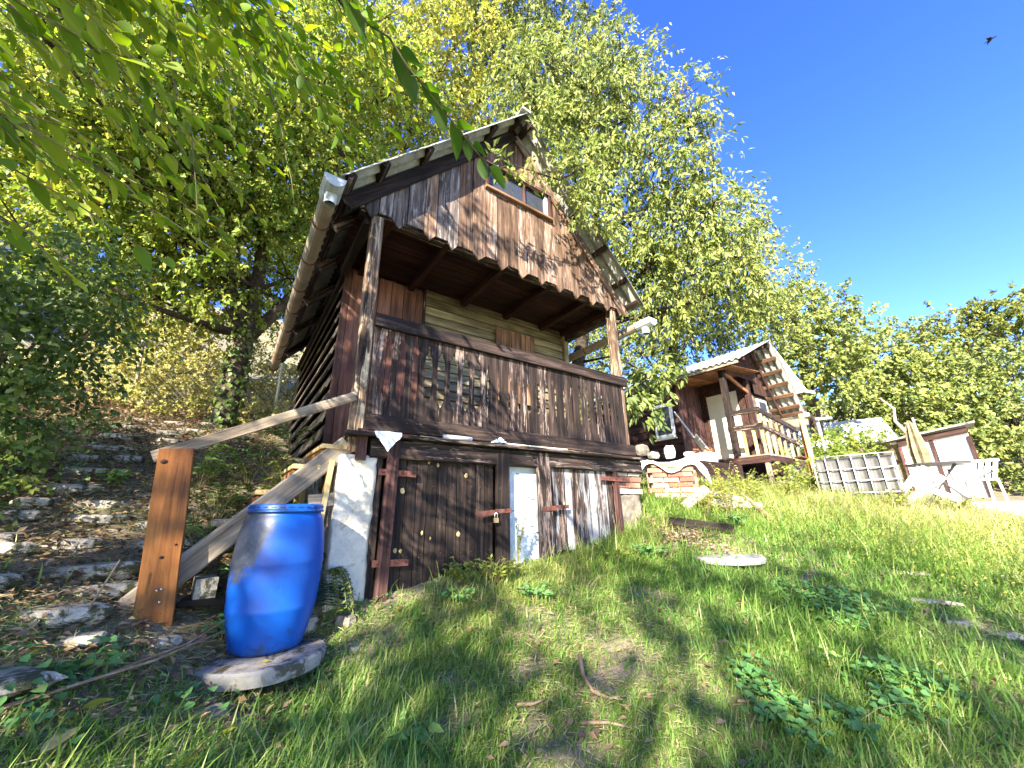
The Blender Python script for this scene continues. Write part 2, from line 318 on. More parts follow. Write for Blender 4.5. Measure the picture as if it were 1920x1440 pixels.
MT['lf_mid']=leafmat('mid_green_leaves',[(.0,(.06,.095,.026)),(.4,(.17,.22,.055)),(.75,(.33,.35,.09)),(1,(.46,.41,.13))])
MT['lf_forest']=leafmat('forest_leaves',[(.0,(.05,.075,.022)),(.4,(.13,.165,.035)),(.75,(.26,.27,.05)),(1,(.40,.32,.07))],nscale=.3)
MT['lf_pale']=leafmat('pale_green_leaves',[(.0,(.07,.10,.035)),(.5,(.19,.23,.075)),(1,(.36,.37,.13))])
MT['lf_dark']=leafmat('dark_green_leaves',[(.0,(.04,.08,.018)),(.45,(.11,.18,.04)),(1,(.30,.34,.08))],trans=.38)
MT['lf_elm']=leafmat('elm_leaves',[(.0,(.05,.11,.014)),(.4,(.14,.25,.025)),(.8,(.33,.42,.045)),(1,(.55,.50,.05))],trans=.55)
MT['lf_bright']=leafmat('dry_bright_leaves',[(.0,(.12,.14,.04)),(.3,(.30,.31,.08)),(.6,(.50,.46,.15)),(1,(.62,.46,.24))])
MT['lf_ground']=leafmat('round_groundcover_leaves',[(.0,(.045,.12,.04)),(.5,(.10,.24,.065)),(1,(.28,.38,.08))],trans=.2,nscale=2)
MT['grass']=leafmat('grass_blades',[(.0,(.09,.18,.04)),(.3,(.18,.33,.06)),(.55,(.31,.40,.10)),(.74,(.46,.44,.17)),(1,(.62,.55,.32))],trans=.45,nscale=.9,namp=.5)
MT['litter']=leafmat('leaf_litter',[(.0,(.07,.045,.028)),(.5,(.20,.13,.075)),(.85,(.38,.27,.15)),(1,(.55,.44,.16))],trans=.1,nscale=2)
CP=[(0,0,.05),(0,-2,-.5),(-3,0,.5),(-3,-3,-.3),(3,-3,-.35),(8,-3,.45),(-.5,1.9,.84),(-.62,2.6,1.06),(-.78,3.4,1.37),(-.9,4.2,1.64),
(-1.1,7.9,2.86),(-.25,7.5,2.85),(-1.8,9.8,3.5),(-2.5,14,5.2),(-3,4,1.9),(-4,8,3.6),(-2,3,1.35),(-2,6,2.5),(.3,5,2.05),(.25,3.9,1.55),(-.3,3.0,1.1),(-.2,2.2,.8),(.02,1.5,.52),
(.29,2.72,.71),(.3,2.3,.61),(.62,2.95,.9),(.95,2.95,.95),(1.6,2.95,1.0),(2.4,2.95,1.05),(3.1,2.95,1.11),(3.6,2.95,1.24),(4.0,3.0,1.40),(.62,4.1,1.85),(.6,6.8,2.4),(2.2,5,2.0),(2.2,7.4,2.6),(4,5,2.0),(4,7.5,2.8),
(3.9,2.1,1.04),(1.07,1.57,.5),(2.87,.45,.46),(1.6,2.2,.74),(2.8,1.6,.75),(5.7,.5,.82),(9.8,1.9,1.46),(9,.65,1.2),(8.4,-.5,.95),(4.9,3.3,1.57),(8.3,2.2,1.5),(7,2.9,1.55),(9,5,2.0),(11,7,2.6),(6,6,2.2),
(7,1.2,1.12),(14,1,1.5),(14,-4,1.2),(20,-3,1.6),(20,2,1.8),(20,8,4.5),(14,5,2.2),(30,-5,3),(30,3,5),(30,15,9),(15,18,9),(5,16,7),(0,22,9),(0,35,17),(20,35,19),(45,10,9),(45,-10,5),(60,30,17),(60,-20,7),(-12,10,7),(-12,0,3),(-15,25,14),(-12,-10,-1),(5,-12,-2),(25,-15,0),(50,-40,4)]
CP=np.array(CP,float)
def _phi(r): return r # linear kernel (biharmonic 3D) - stable
def _fit():
    P=CP[:,:2]; n=len(P)
    K=np.hypot(P[:,None,0]-P[None,:,0],P[:,None,1]-P[None,:,1])
    K=np.sqrt(K*K+.16)
    A=np.zeros((n+3,n+3)); A[:n,:n]=K-np.eye(n)*.04; Q=np.c_[np.ones(n),P]; A[:n,n:]=Q; A[n:,:n]=Q.T
    return np.linalg.solve(A,np.r_[CP[:,2],0,0,0])
_W=_fit()
def H(x,y):
    x=np.asarray(x,float); y=np.asarray(y,float); s=x.shape; x=x.ravel(); y=y.ravel(); out=np.empty(len(x))
    for i in range(0,len(x),20000):
        a=x[i:i+20000];b=y[i:i+20000]
        K=np.sqrt((a[:,None]-CP[None,:,0])**2+(b[:,None]-CP[None,:,1])**2+.16)
        out[i:i+20000]=K@_W[:-3]+_W[-3]+_W[-2]*a+_W[-1]*b
    return out.reshape(s)
BL_WALNUT=[(-3.35, 6.87, 7.15, 1.1), (-3.38, 7.59, 6.1, 1.1), (-3.11, 7.32, 6.7, 1.0), (-2.83, 7.74, 6.23, 0.9), (-2.66, 6.72, 4.92, 0.9), (-2.73, 5.76, 7.12, 1.1), (-2.07, 5.87, 7.29, 1.1), (-1.45, 5.71, 8.31, 1.2), (-0.65, 5.51, 9.21, 1.2), (0.44, 5.48, 9.85, 1.2), (-1.56, 6.22, 7.08, 1.1), (-0.78, 6.01, 7.88, 1.2), (0.14, 6.06, 8.81, 1.2), (1.37, 5.82, 9.52, 1.1), (-1.8, 6.58, 6.05, 1.0), (-1.11, 6.68, 6.64, 1.1), (-0.25, 6.66, 7.24, 1.1), (0.68, 6.46, 8.01, 1.1), (-1.32, 7.01, 5.54, 0.9), (-0.58, 7.06, 6.01, 1.0), (0.23, 7.12, 6.66, 1.0), (-0.76, 7.17, 4.97, 0.7), (0.23, 7.49, 5.71, 0.8), (-1.38, 7.42, 4.71, 0.7), (-2.41, 6.36, 6.6, 1.0), (-2.21, 7.19, 5.46, 0.9), (0.74, 7.77, 5.56, 0.6), (-0.14, 7.58, 4.87, 0.5), (0.91, 7.22, 7.45, 0.8)]
BL_FILL=[(-4.68, 10.29, 9.77, 2.0), (-3.72, 9.73, 10.85, 2), (-2.61, 9.94, 11.01, 2), (-1.43, 9.67, 12.21, 2), (0.12, 9.72, 12.92, 2), (-4.04, 10.81, 8.5, 1.8), (-2.98, 10.7, 9.18, 1.8), (-1.67, 10.59, 9.7, 1.8), (-0.13, 10.62, 10.62, 1.8), (-2.06, 11.24, 7.7, 1.4), (-0.54, 11.44, 8.64, 1.5), (1.05, 11.62, 9.24, 1.4), (-3.17, 11.23, 7.23, 1.5), (-4.18, 11.04, 6.94, 1.6), (1.16, 9.22, 14.52, 2)]
BL_GOLD=[(1.12, 6.27, 11.67, 1.6), (2.09, 6.46, 11.39, 1.5), (1.25, 7.12, 10.45, 1.4), (2.16, 7.13, 10.26, 1.2), (0.75, 7.77, 9.94, 1.2), (2.83, 6.05, 12.65, 1.5), (2.87, 6.9, 10.89, 1.1), (3.64, 6.36, 11.62, 1.0)]
BL_CHERRY=[(3.25, 3.79, 8.38, 0.9), (3.74, 3.56, 7.61, 0.8), (3.9, 3.13, 8.37, 0.9), (4.65, 2.87, 8.02, 0.85), (5.05, 2.21, 7.97, 0.55), (5.2, 2.19, 7.45, 0.45), (3.92, 3.57, 6.66, 0.6), (4.36, 3.12, 6.88, 0.75), (4.79, 2.61, 6.79, 0.7), (5.22, 2.27, 6.53, 0.55), (4.67, 3.17, 5.97, 0.6), (5.06, 2.65, 5.89, 0.65), (5.34, 2.2, 5.8, 0.5), (5.77, 2.21, 5.21, 0.5), (5.39, 2.62, 5.11, 0.6), (5.02, 3.12, 5.25, 0.55), (6.02, 2.17, 4.8, 0.4), (5.35, 3.24, 4.63, 0.5), (5.02, 3.62, 5.55, 0.4), (4.3, 2.61, 8.72, 0.55), (3.52, 3.48, 9.02, 0.8), (4.03, 3.99, 6.25, 0.3), (4.48, 3.7, 5.92, 0.35)]
BL_BACK=[(4.02, 8.62, 17.95, 2.0), (5.17, 7.57, 18.14, 2.2), (6.36, 6.41, 17.07, 2.0), (7.61, 6.19, 16.59, 1.7), (8.05, 5.73, 15.33, 1.5), (6.05, 7.54, 16.69, 2.0), (4.98, 8.72, 16.44, 2.0), (5.84, 6.19, 19.6, 2.2), (4.03, 7.17, 19.73, 2.5), (7.03, 7.03, 15.29, 2.0), (8.29, 6.8, 14.69, 1.8)]
BL_MID=[(11.6, 5.88, 8.98, 1.7), (11.79, 4.78, 9.45, 1.6), (12.9, 4.61, 8.75, 1.5), (13.27, 6.02, 8.11, 1.8), (12.07, 7.17, 8.06, 1.7), (13.93, 4.96, 7.62, 1.5), (12.68, 6.84, 7.23, 1.6), (11.24, 8.05, 7.33, 1.6), (8.55, 4.52, 8.6, 1.2), (10.69, 7.65, 8.73, 1.7), (9.6, 3.33, 8.77, 0.8), (10.02, 3.38, 8.16, 0.8)]
BL_F1=[(16.95, 5.38, 8.19, 1.7), (17.8, 4.92, 9.19, 1.6), (18.16, 4.21, 8.74, 1.6), (17.52, 4.7, 7.15, 1.7), (18.64, 3.92, 7.58, 1.5), (17.34, 5.87, 6.59, 1.5), (17.92, 4.39, 6.05, 1.6), (17.37, 5.65, 9.65, 1.2)]
BL_F2=[(21.89, 4.17, 7.2, 1.8), (22.85, 3.5, 7.94, 1.8), (21.2, 3.98, 5.83, 1.7), (21.11, 4.72, 5.53, 1.6), (22.26, 3.26, 6.28, 1.8), (21.5, 3.31, 4.82, 1.5)]
BL_F3=[(28.82, 2.78, 9.35, 2.0), (29.7, 1.92, 10.16, 1.8), (30.63, 1.13, 10.7, 1.4), (30.62, 0.56, 10.76, 1.3), (29.14, 2.13, 8.3, 2.2), (27.22, 3.02, 7.35, 2.2), (30.07, 0.97, 8.98, 2.0), (30.78, -0.0, 10.25, 1.6), (30.61, -0.66, 10.8, 1.6), (29.13, -0.03, 8.66, 2.2)]
BL_F4=[(24.5, 2.28, 5.91, 2.0), (24.53, 1.32, 6.13, 2.0), (24.6, 0.54, 5.93, 2.0), (22.76, 1.28, 4.56, 1.7), (22.73, 2.15, 4.31, 1.6), (21.85, 0.75, 3.96, 1.7), (22.59, 2.93, 4.66, 1.5), (20.9, 1.27, 3.05, 1.5), (19.95, 0.89, 2.62, 1.4)]
BL_OAKBUSH=[(-1.64, 4.3, 3.46, 0.45), (-1.4, 4.28, 3.16, 0.5), (-1.46, 4.14, 2.89, 0.5), (-1.2, 4.41, 2.98, 0.45), (-1.29, 4.27, 2.63, 0.45), (-1.31, 4.02, 2.31, 0.4), (-1.14, 4.28, 2.32, 0.38), (-1.18, 4.68, 3.42, 0.4), (-1.14, 4.7, 2.75, 0.35), (-1.14, 5.14, 3.41, 0.35), (-1.15, 3.91, 1.91, 0.3), (-1.11, 4.22, 2.03, 0.22), (-1.31, 4.55, 3.64, 0.45), (-1.66, 4.08, 2.8, 0.6), (-1.47, 3.98, 2.2, 0.5), (-1.22, 3.7, 1.72, 0.35), (-1.21, 4.92, 3.89, 0.35)]
BL_LIT=[(-2.61, 11.15, 5.1, 0.8), (-2.05, 11.21, 5.26, 0.9), (-1.66, 11.53, 6.05, 0.9), (-1.36, 11.37, 5.08, 0.8), (-0.84, 11.25, 5.58, 0.8), (-0.78, 11.02, 4.69, 0.6), (-1.69, 10.97, 4.5, 0.6), (-2.06, 10.99, 4.19, 0.5), (0.42, 11.27, 5.59, 0.8), (0.76, 11.02, 4.69, 0.7), (0.13, 11.14, 4.34, 0.45), (-1.24, 10.93, 4.07, 0.45), (-0.86, 11.75, 7.0, 0.9), (-2.18, 11.76, 6.58, 0.9)]
BL_RIGHTHEDGE=[(12.37, 3.91, 2.26, 0.35), (13.28, 4.16, 3.05, 0.5), (15.32, 4.21, 3.38, 0.7), (15.45, 3.72, 3.32, 0.6), (13.46, 3.67, 2.71, 0.4), (9.91, 3.39, 2.24, 0.25), (9.48, 3.15, 1.99, 0.25), (16.53, 3.42, 3.54, 0.4)]
# ================================================================ ground
def ground():
    xs=np.concatenate([np.linspace(-60,-6,22)[:-1],np.linspace(-6,14,201),np.linspace(14,120,40)[1:]])
    ys=np.concatenate([np.linspace(-60,-4,18)[:-1],np.linspace(-4,12,161),np.linspace(12,90,34)[1:]])
    X,Y=np.meshgrid(xs,ys); Z=H(X,Y)
    near=np.exp(-((X-2)**2+(Y-3)**2)/60)
    Z=Z+near*(.012*np.sin(X*7.3+Y*3.1)+.010*np.sin(Y*9.1-X*4.2)+.006*np.sin(X*19+Y*17))
    V=np.stack([X,Y,Z],-1).reshape(-1,3); n=len(xs); m=len(ys)
    i=np.arange(m-1)[:,None]*n+np.arange(n-1)[None]; i=i.ravel(); F=np.stack([i,i+1,i+n+1,i+n],1)
    m_,nn,N,L,P=M_('soil'); tc=N.new('ShaderNodeTexCoord')
    a=noise(N,L,tc.outputs['Object'],2.2,8,.7); b=noise(N,L,tc.outputs['Object'],30,6,.75)
    r=ramp(N,[(.3,(.09,.07,.048)),(.5,(.20,.16,.11)),(.72,(.38,.33,.25))]); L.new(b.outputs['Fac'],r.inputs[0])
    r2=ramp(N,[(.42,(.6,.85,.5)),(.6,(1.3,1.2,1.05))]); L.new(a.outputs['Fac'],r2.inputs[0])
    c=mixc(N,L,.7,r.outputs[0],r2.outputs[0],'MULTIPLY'); L.new(c,P.inputs['Base Color']); P.inputs['Roughness'].default_value=.95
    bp=N.new('ShaderNodeBump'); bp.inputs['Strength'].default_value=.8; bp.inputs['Distance'].default_value=.03; L.new(b.outputs['Fac'],bp.inputs['Height']); L.new(bp.outputs[0],P.inputs['Normal'])
    o=npmesh('ground',V,[F],np.zeros(len(V)),m_,smooth=True); tag(o,'sloping earth bank of the hillside garden under grass and leaf litter',kind='structure')
ground()
def sheet(name,p_top,p_bot,y0,y1,mat,parent,pitch=.13,amp=.018,t=.007):
    """corrugated sheet: waves across y, running from p_top(x,z) down to p_bot(x,z)"""
    n=int((y1-y0)/pitch*8)+1; ys=np.linspace(y0,y1,n)
    (xa,za),(xb,zb)=p_top,p_bot; d=np.array([xb-xa,zb-za]); d/=np.linalg.norm(d); nx,nz=-d[1],d[0]
    if nz<0: nx,nz=-nx,-nz
    V=[];F=[]
    for s in (0,1):
        for y in ys:
            h=amp*math.sin(2*math.pi*y/pitch)-(t if s else 0)
            for k in range(3):
                q=k/2; V.append((xa+(xb-xa)*q+nx*h,y,za+(zb-za)*q+nz*h))
    def I(s,i,k): return s*n*3+i*3+k
    for s in (0,1):
        for i in range(n-1):
            for k in range(2):
                f=(I(s,i,k),I(s,i+1,k),I(s,i+1,k+1),I(s,i,k+1)); F.append(f if s==0 else f[::-1])
    for i in range(n-1):
        F.append((I(0,i,0),I(1,i,0),I(1,i+1,0),I(0,i+1,0))); F.append((I(0,i,2),I(0,i+1,2),I(1,i+1,2),I(1,i,2)))
    for k in range(2):
        F.append((I(0,0,k),I(0,0,k+1),I(1,0,k+1),I(1,0,k))); F.append((I(0,n-1,k),I(1,n-1,k),I(1,n-1,k+1),I(0,n-1,k+1)))
    return mobj(name,V,F,mat,parent)
# ================================================================ cabin
XL,XR,YF,YB,YE=.64,3.86,3.0,4.05,7.4
AX,AZ,TN=2.2,6.08,1.10
CAB=thing('cabin',(2.2,3,1.2),'small dark timber cabin with steep gable and fretwork balcony over two cellar doors','cabin')
# side, back and inner walls (solid cores behind the boards)
core=[boxVF((2.25,(YB+YE)/2+.06,(1.7+4.05)/2),(XR-XL-.06,YE-YB-.1,4.05-1.7))]
V,F=joinVF(core); mobj('wall_core',V,F,MT['black'],CAB)
n=13
for i in range(n):                      # left wall weatherboards
    z=1.72+i*.178; M,L=frame((XL-.005,YB+.02,z),(XL-.005,YE,z),(-1,0,.0))
    o=cutboard('siding_board',[(0,-.09),(L,-.09),(L,.085),(0,.085)],.018,M@Matrix.Rotation(math.radians(17),4,'X'),MT['siding_side'],CAB)
for i in range(11):                     # right wall weatherboards
    z=1.75+i*.2; M,L=frame((XR+.03,YE,z),(XR+.03,YB,z),(1,0,0))
    cutboard('siding_board',[(0,-.105),(L,-.105),(L,.1),(0,.1)],.018,M@Matrix.Rotation(math.radians(12),4,'X'),MT['siding_side'],CAB)
# red boards on the wall behind the left post
x=XL+.0
for wd in (.075,.15,.145,.15,.145,.15,.10):
    box_z0=2.09
    beam('red_wall_board',(x+wd/2,YB-.015+random.uniform(-.004,.004),2.09),(x+wd/2,YB-.015,4.08),wd-.004,.022,MT['red'],CAB,side=(0,-1,0)); x+=wd
x_sid=x
for i in range(18):                     # pale weatherboards behind the balcony
    z=2.12+i*.115; M,L=frame((x_sid+.01,YB-.02,z),(XR-.02,YB-.02,z),(0,-1,0))
    if z>4.1: break
    cutboard('siding_board',[(0,-.065),(L,-.065),(L,.062),(0,.062)],.014,M@Matrix.Rotation(math.radians(-13),4,'X'),MT['siding'],CAB)
beam('corner_post',(XR-.02,YB-.04,2.08),(XR-.02,YB-.04,4.1),.09,.07,MT['siding'],CAB,side=(0,-1,0))
beam('corner_post',(x_sid,YB-.035,2.08),(x_sid,YB-.035,4.1),.03,.06,MT['dark'],CAB,side=(0,-1,0))
# shutter: frame with narrow slats
sh=beam('shutter',(2.55,YB-.075,2.86),(3.20,YB-.075,2.86),.05,.02,MT['shutter'],CAB,side=(0,-1,0))
for i in range(8):
    xx=2.59+i*.082; beam('slat',(xx,YB-.095,2.83),(xx,YB-.095,3.84),.074,.016,MT['shutter'],sh,side=(0,-1,0))
# ceiling of the balcony
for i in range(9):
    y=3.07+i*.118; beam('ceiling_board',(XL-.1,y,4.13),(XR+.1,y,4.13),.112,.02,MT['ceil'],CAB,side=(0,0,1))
for xx in (.80,1.38,2.08,2.74,3.38,3.8):
    beam('joist',(xx,2.99,4.075),(xx,YB,4.075),.065,.09,MT['ceil'],CAB,side=(0,0,1))
beam('tie_beam',(XL-.1,3.055,4.08),(XR+.1,3.055,4.08),.085,.085,MT['dark'],CAB,side=(0,0,1))
beam('wall_plate',(XL+.02,YB,4.0),(XL+.02,7.55,4.0),.09,.09,MT['dark'],CAB); beam('wall_plate',(XR-.02,YB,4.06),(XR-.02,7.55,4.06),.09,.09,MT['dark'],CAB)
beam('outrigger',(XL-.02,3.05,4.0),(XL-.02,YB-.04,4.0),.07,.09,MT['dark'],CAB)
beam('outrigger',(XR,3.05,4.0),(XR,YB-.04,4.0),.07,.09,MT['dark'],CAB)
# posts
beam('post',(.70,3.05,1.93),(.69,3.05,4.04),.10,.10,MT['post'],CAB,side=(0,-1,0),jit=.003,ch=.008)
beam('post',(3.80,3.05,2.0),(3.80,3.05,4.04),.10,.10,MT['post'],CAB,side=(0,-1,0),jit=.003,ch=.008)
beam('post_foot',(.735,2.965,1.87),(.735,2.965,2.10),.07,.04,MT['jamb'],CAB,side=(0,-1,0))
# handrail, bottom rail
beam('handrail',(.745,2.965,3.01),(3.86,2.965,3.01),.035,.115,MT['dark'],CAB,side=(0,0,1),jit=.003)
beam('bottom_rail',(.745,2.962,2.155),(3.87,2.962,2.155),.035,.125,MT['dark'],CAB,side=(0,0,1),jit=.003)
# fretted boards: the cut edge profile gives bulbous slots with a spire
PROF={0:[(.12,0),(.15,.010),(.20,.017),(.22,.030),(.26,.036),(.50,.036),(.56,.034),(.60,.026),(.615,.040),(.635,.040),(.66,.028),(.72,.016),(.78,.010),(.80,0)],
 1:[(.15,0),(.18,.012),(.22,.028),(.28,.036),(.54,.036),(.60,.030),(.625,.014),(.70,.009),(.72,0)],
 2:[(.10,0),(.13,.008),(.22,.011),(.26,.028),(.34,.032),(.37,.014),(.40,.014),(.42,.030),(.52,.026),(.62,.012),(.66,0)],
 3:[(.22,0),(.25,.016),(.30,.026),(.50,.026),(.54,.016),(.57,0)]}
# one entry per joint between two boards: (outline, width factor)
GAPS=[(0,1),(0,1),(0,.75),(1,1),(1,1.08),(1,1.12),(1,1.08),(1,1),(2,.5),(2,.4),(2,.45),(3,.8),(3,1.1),(3,1.2),(3,1.1),(2,.5),(2,.4),(0,.45),(0,.5),(2,.75),(2,.8),(2,.8),(2,.7),(2,.5)]
def fret(wd,gl,gr):
    h=.80; L_=[(0,-wd/2)]; R_=[(0,wd/2)]
    if gl: L_+=[(z,-wd/2+a*gl[1]) for z,a in PROF[gl[0]] if z<h]
    if gr: R_+=[(z,wd/2-a*gr[1]) for z,a in PROF[gr[0]] if z<h]
    L_.append((h,-wd/2)); R_.append((h,wd/2)); return R_+L_[::-1]
x=.755; NB=25; wdt=(3.775-x)/NB
for i in range(NB):
    wd=wdt-.003; xc=x+wdt*(i+.5)
    M,_=frame((xc,2.995+random.uniform(-.003,.003),2.19),(xc+random.uniform(-.003,.003),2.995,3.2),(0,-1,0))
    sg=1 if M.col[1][0]>0 else -1
    gl=GAPS[i-1] if i>0 else None; gr=GAPS[i] if i<NB-1 else None
    out=fret(wd,gl,gr)
    if sg<0: out=[(a,-b) for a,b in out][::-1]
    cutboard('baluster_board',out,.02,M,MT['dark'],CAB)
beam('edge_board',(.61,2.93,2.055),(3.97,2.93,2.055),.10,.028,MT['grey'] if False else MT['darker'],CAB,side=(0,0,1))
for i in range(8):
    y=3.05+i*.125; beam('deck_board',(.64,y,2.055),(3.9,y,2.055),.12,.028,MT['dark'],CAB,side=(0,0,1))
beam('sill_beam',(.80,3.0,1.965),(3.95,3.0,1.965),.12,.145,MT['darker'],CAB,side=(0,0,1),jit=.006,ch=.012)
beam('sill_beam',(.64,3.1,1.96),(.64,YB,1.96),.10,.13,MT['darker'],CAB,side=(0,0,1),jit=.004,ch=.01)
# gable wall
GB=mobj('gable_backing',[(.47,3.02,4.12),(3.93,3.02,4.12),(AX,3.02,6.0),(.47,3.06,4.12),(3.93,3.06,4.12),(AX,3.06,6.0)],[(0,1,2),(5,4,3),(0,3,4,1),(1,4,5,2),(2,5,3,0)],MT['black'],CAB)
xs=[.42,.56,.68,.80,.94,1.105,1.235,1.36,1.475,1.635,1.80,1.945,2.09,2.225,2.36,2.50,2.63,2.78,2.92,3.055,3.19,3.33,3.47,3.60,3.73,3.86,3.99]
def rk(x): return AZ-.03-TN*abs(x-AX)
W0,W1,WZ0,WZ1=1.79,2.74,4.95,5.34
for i in range(len(xs)-1):
    a,b=xs[i]+.004,xs[i+1]-.004; m=(a+b)/2; yy=3.0-.012+random.uniform(-.006,.006)
    pointed=(i%2==1); zb=4.05 if not pointed else 4.045
    zs=4.055+random.uniform(-.006,.006)
    bot=[(a,zs),(m,zs-.075),(b,zs)] if pointed else [(a,zs),(b,zs)]
    segs=[]
    inw=(b>W0+.01 and a<W1-.01)
    top=[(b,rk(b)),(a,rk(a))]
    if a<AX<b: top=[(b,rk(b)),(AX,rk(AX)),(a,rk(a))]
    if inw:
        if a<W0: a2=a
        segs.append(bot+[(b,WZ0),(a,WZ0)]); segs.append([(a,WZ1),(b,WZ1)]+top)
    else: segs.append(bot+top)
    for s in segs:
        # local X = up (grain), local Y = -world x so that faces point out
        M=Matrix(((0,1,0,m),(0,0,1,yy),(1,0,0,0),(0,0,0,1)))
        out=[(z,x_-m) for x_,z in s][::-1]
        cutboard('gable_plank',out,.02,M,MT['gable_grey'] if i in (0,1,2,3,4,6,7) else MT['gable'],CAB)
# window in the gable
Wn=beam('window',(W0-.01,2.955,WZ0+.015),(W1+.01,2.955,WZ0+.015),.035,.05,MT['shutter'],CAB,side=(0,-1,0)); Wn['label']='small wide window with reddish frame under the gable peak'
beam('frame_rail',(W0-.01,2.962,WZ1),(W1+.01,2.962,WZ1),.045,.045,MT['jamb'],Wn,side=(0,-1,0))
for xx in (W0+.008,W1-.008): beam('frame_stile',(xx,2.966,WZ0+.034),(xx,2.966,WZ1-.024),.04,.04,MT['jamb'],Wn,side=(0,-1,0))
beam('sash',(W0+.55,2.985,WZ0+.034),(W0+.55,2.985,WZ1-.024),.03,.03,MT['jamb'],Wn,side=(0,-1,0))
beam('sash',(W1-.05,2.99,WZ0+.034),(W1-.05,2.99,WZ1-.024),.04,.03,MT['whitepaint'],Wn,side=(0,-1,0))
box('pane',((W0+W1)/2,3.004,(WZ0+WZ1)/2),(W1-W0-.03,.006,WZ1-WZ0-.03),MT['glass'],Wn)
# rakes, purlins, roof
for s in (-1,1):
    p0=(AX+s*.01,2.955,rk(AX)-.06); p1=(AX+s*1.80,2.955,rk(AX+s*1.80)-.065)
    beam('barge_board',p0,p1,.025,.135 if s<0 else .10,MT['darker'] if s<0 else MT['gable'],CAB,side=(-s*.74*0,0,1))
    d=Vector((s*1,0,-TN)).normalized(); nrm=Vector((s*TN,0,1)).normalized()
    for q in ((.10,.62,1.17,1.72,2.30,2.68) if s<0 else (.10,.75,1.30,1.85,2.35,2.68)):
        p=Vector((AX,0,AZ))+d*q+nrm*.012; beam('purlin',(p.x,2.735,p.z),(p.x,7.6,p.z),.075,.05,MT['dark'],CAB,side=nrm)
    for y in (3.35,4.1,5.0,6.0,7.0):
        p=Vector((AX,y,AZ-.06)); e=p+d*2.7; beam('rafter',p,e,.06,.09,MT['dark'],CAB,side=nrm)
    a=Vector((AX,0,AZ+.055)); e=a+d*2.80
    R=sheet('roof_sheet',(AX+s*.0+ s*.002,AZ+.055),(e.x,e.z),2.70,7.65,MT['asb'],CAB)
beam('ridge_cap',(AX,2.69,AZ+.075),(AX,7.66,AZ+.075),.13,.04,MT['asb'],CAB,side=(0,0,1),ch=.015)
# gutters
def gutter(x,z,y0,y1,r,cap=True):
    n=9; P=[]; V=[];F=[]
    ys=[y0,y0+.35,(y0+y1)/2,y1]
    for y in ys:
        for rr in (r,r-.004):
            for k in range(n):
                th=math.pi+math.pi*k/(n-1); V.append((x+rr*math.cos(th),y,z+rr*math.sin(th)*1.15))
    m=2*n
    for i in range(len(ys)-1):
        for k in range(n-1):
            a=i*m+k; F.append((a,a+1,a+1+m,a+m)); b=a+n; F.append((b,b+m,b+m+1,b+1))
        F.append((i*m,i*m+m,i*m+m+n,i*m+n)); a=i*m+n-1; F.append((a,a+n,a+n+m,a+m))
    for i in (0,len(ys)-1):
        for k in range(n-1):
            a=i*m+k; F.append((a,a+n,a+n+1,a+1) if i==0 else (a,a+1,a+n+1,a+n))
    g=mobj('gutter',V,F,MT['gutter'],CAB)
    for y in np.arange(y0+.5,y1,.62):
        P=[(x+(r+.006)*math.cos(math.pi+math.pi*k/8),y,z+(r+.006)*1.15*math.sin(math.pi+math.pi*k/8)) for k in range(9)]
        tube('bracket',P,.007,MT['rust'],g,seg=5)
    # end piece: larger moulding with half round plate and open outlet
    R=r+.012; P=[];V=[];F=[]
    for y in (y0-.10,y0+.14):
        for k in range(n): th=math.pi+math.pi*k/(n-1); V.append((x+R*math.cos(th),y,z+R*math.sin(th)*1.15+.004))
    for k in range(n-1): F.append((k,k+1,n+k+1,n+k))
    F.append(tuple(range(n-1,-1,-1)))
    e=mobj('gutter_end',V,F,MT['gutterend'],g); e['label']='grey plastic end piece with open outlet'
    md=e.modifiers.new('s','SOLIDIFY'); md.thickness=.004
    V,F=tubeVF([(x,y0+.03,z-R*1.0),(x,y0+.03,z-R*1.15-.075)],[r*.72,r*.66],14,False); k=len(V)
    V2,F2=tubeVF([(x,y0+.03,z-R*1.0),(x,y0+.03,z-R*1.15-.075)],[r*.66,r*.60],14,False); V,F=joinVF([(V,F),(V2,[f[::-1] for f in F2])]); mobj('outlet',V,F,MT['gutterend'],g,True)
    c=[(x+r*.62*math.cos(a),y0+.03+r*.62*math.sin(a),z-R*1.15-.02) for a in np.linspace(0,2*math.pi,13)[:-1]]
    mobj('outlet_shadow_gap',c+[(p[0],p[1],p[2]+.01) for p in c],[tuple(range(11,-1,-1)),tuple(range(12,24))]+[(k,(k+1)%12,12+(k+1)%12,12+k) for k in range(12)],MT['black'],g)
gutter(.27,3.99,2.80,7.7,.066); gutter(4.22,3.90,2.80,7.7,.072)
# ---- cellar front
def lumpy(name,x0,x1,y0,y1,z0,z1,mat,parent,amp=.012,seed=3):
    nx,nz=12,22; r=np.random.default_rng(seed); V=[];F=[]
    ring=[]
    per=[(x0,y1)]+[(x0,y0+(y1-y0)*.3)]+[(x0+(x1-x0)*t,y0) for t in np.linspace(0,1,nx)]+[(x1,y0+(y1-y0)*.3),(x1,y1)]
    m=len(per)
    for j in range(nz):
        z=z0+(z1-z0)*j/(nz-1); k=1
        for i,(a,b) in enumerate(per):
            dx,dy=r.uniform(-amp,amp)*.5,r.uniform(-amp,amp); 
            if i in (1,2) : dx+=.012
            V.append((a+dx,b+dy+(.012*math.sin(z*5+a*9)),z+(r.uniform(-amp,amp) if j==nz-1 else 0)))
    for j in range(nz-1):
        for i in range(m-1): a=j*m+i; F.append((a,a+1,a+m+1,a+m))
        a=j*m+m-1; F.append((a,j*m,j*m+m,a+m))
    F.append(tuple(range((nz-1)*m,nz*m))); 
    return mobj(name,V,F,mat,parent,True)
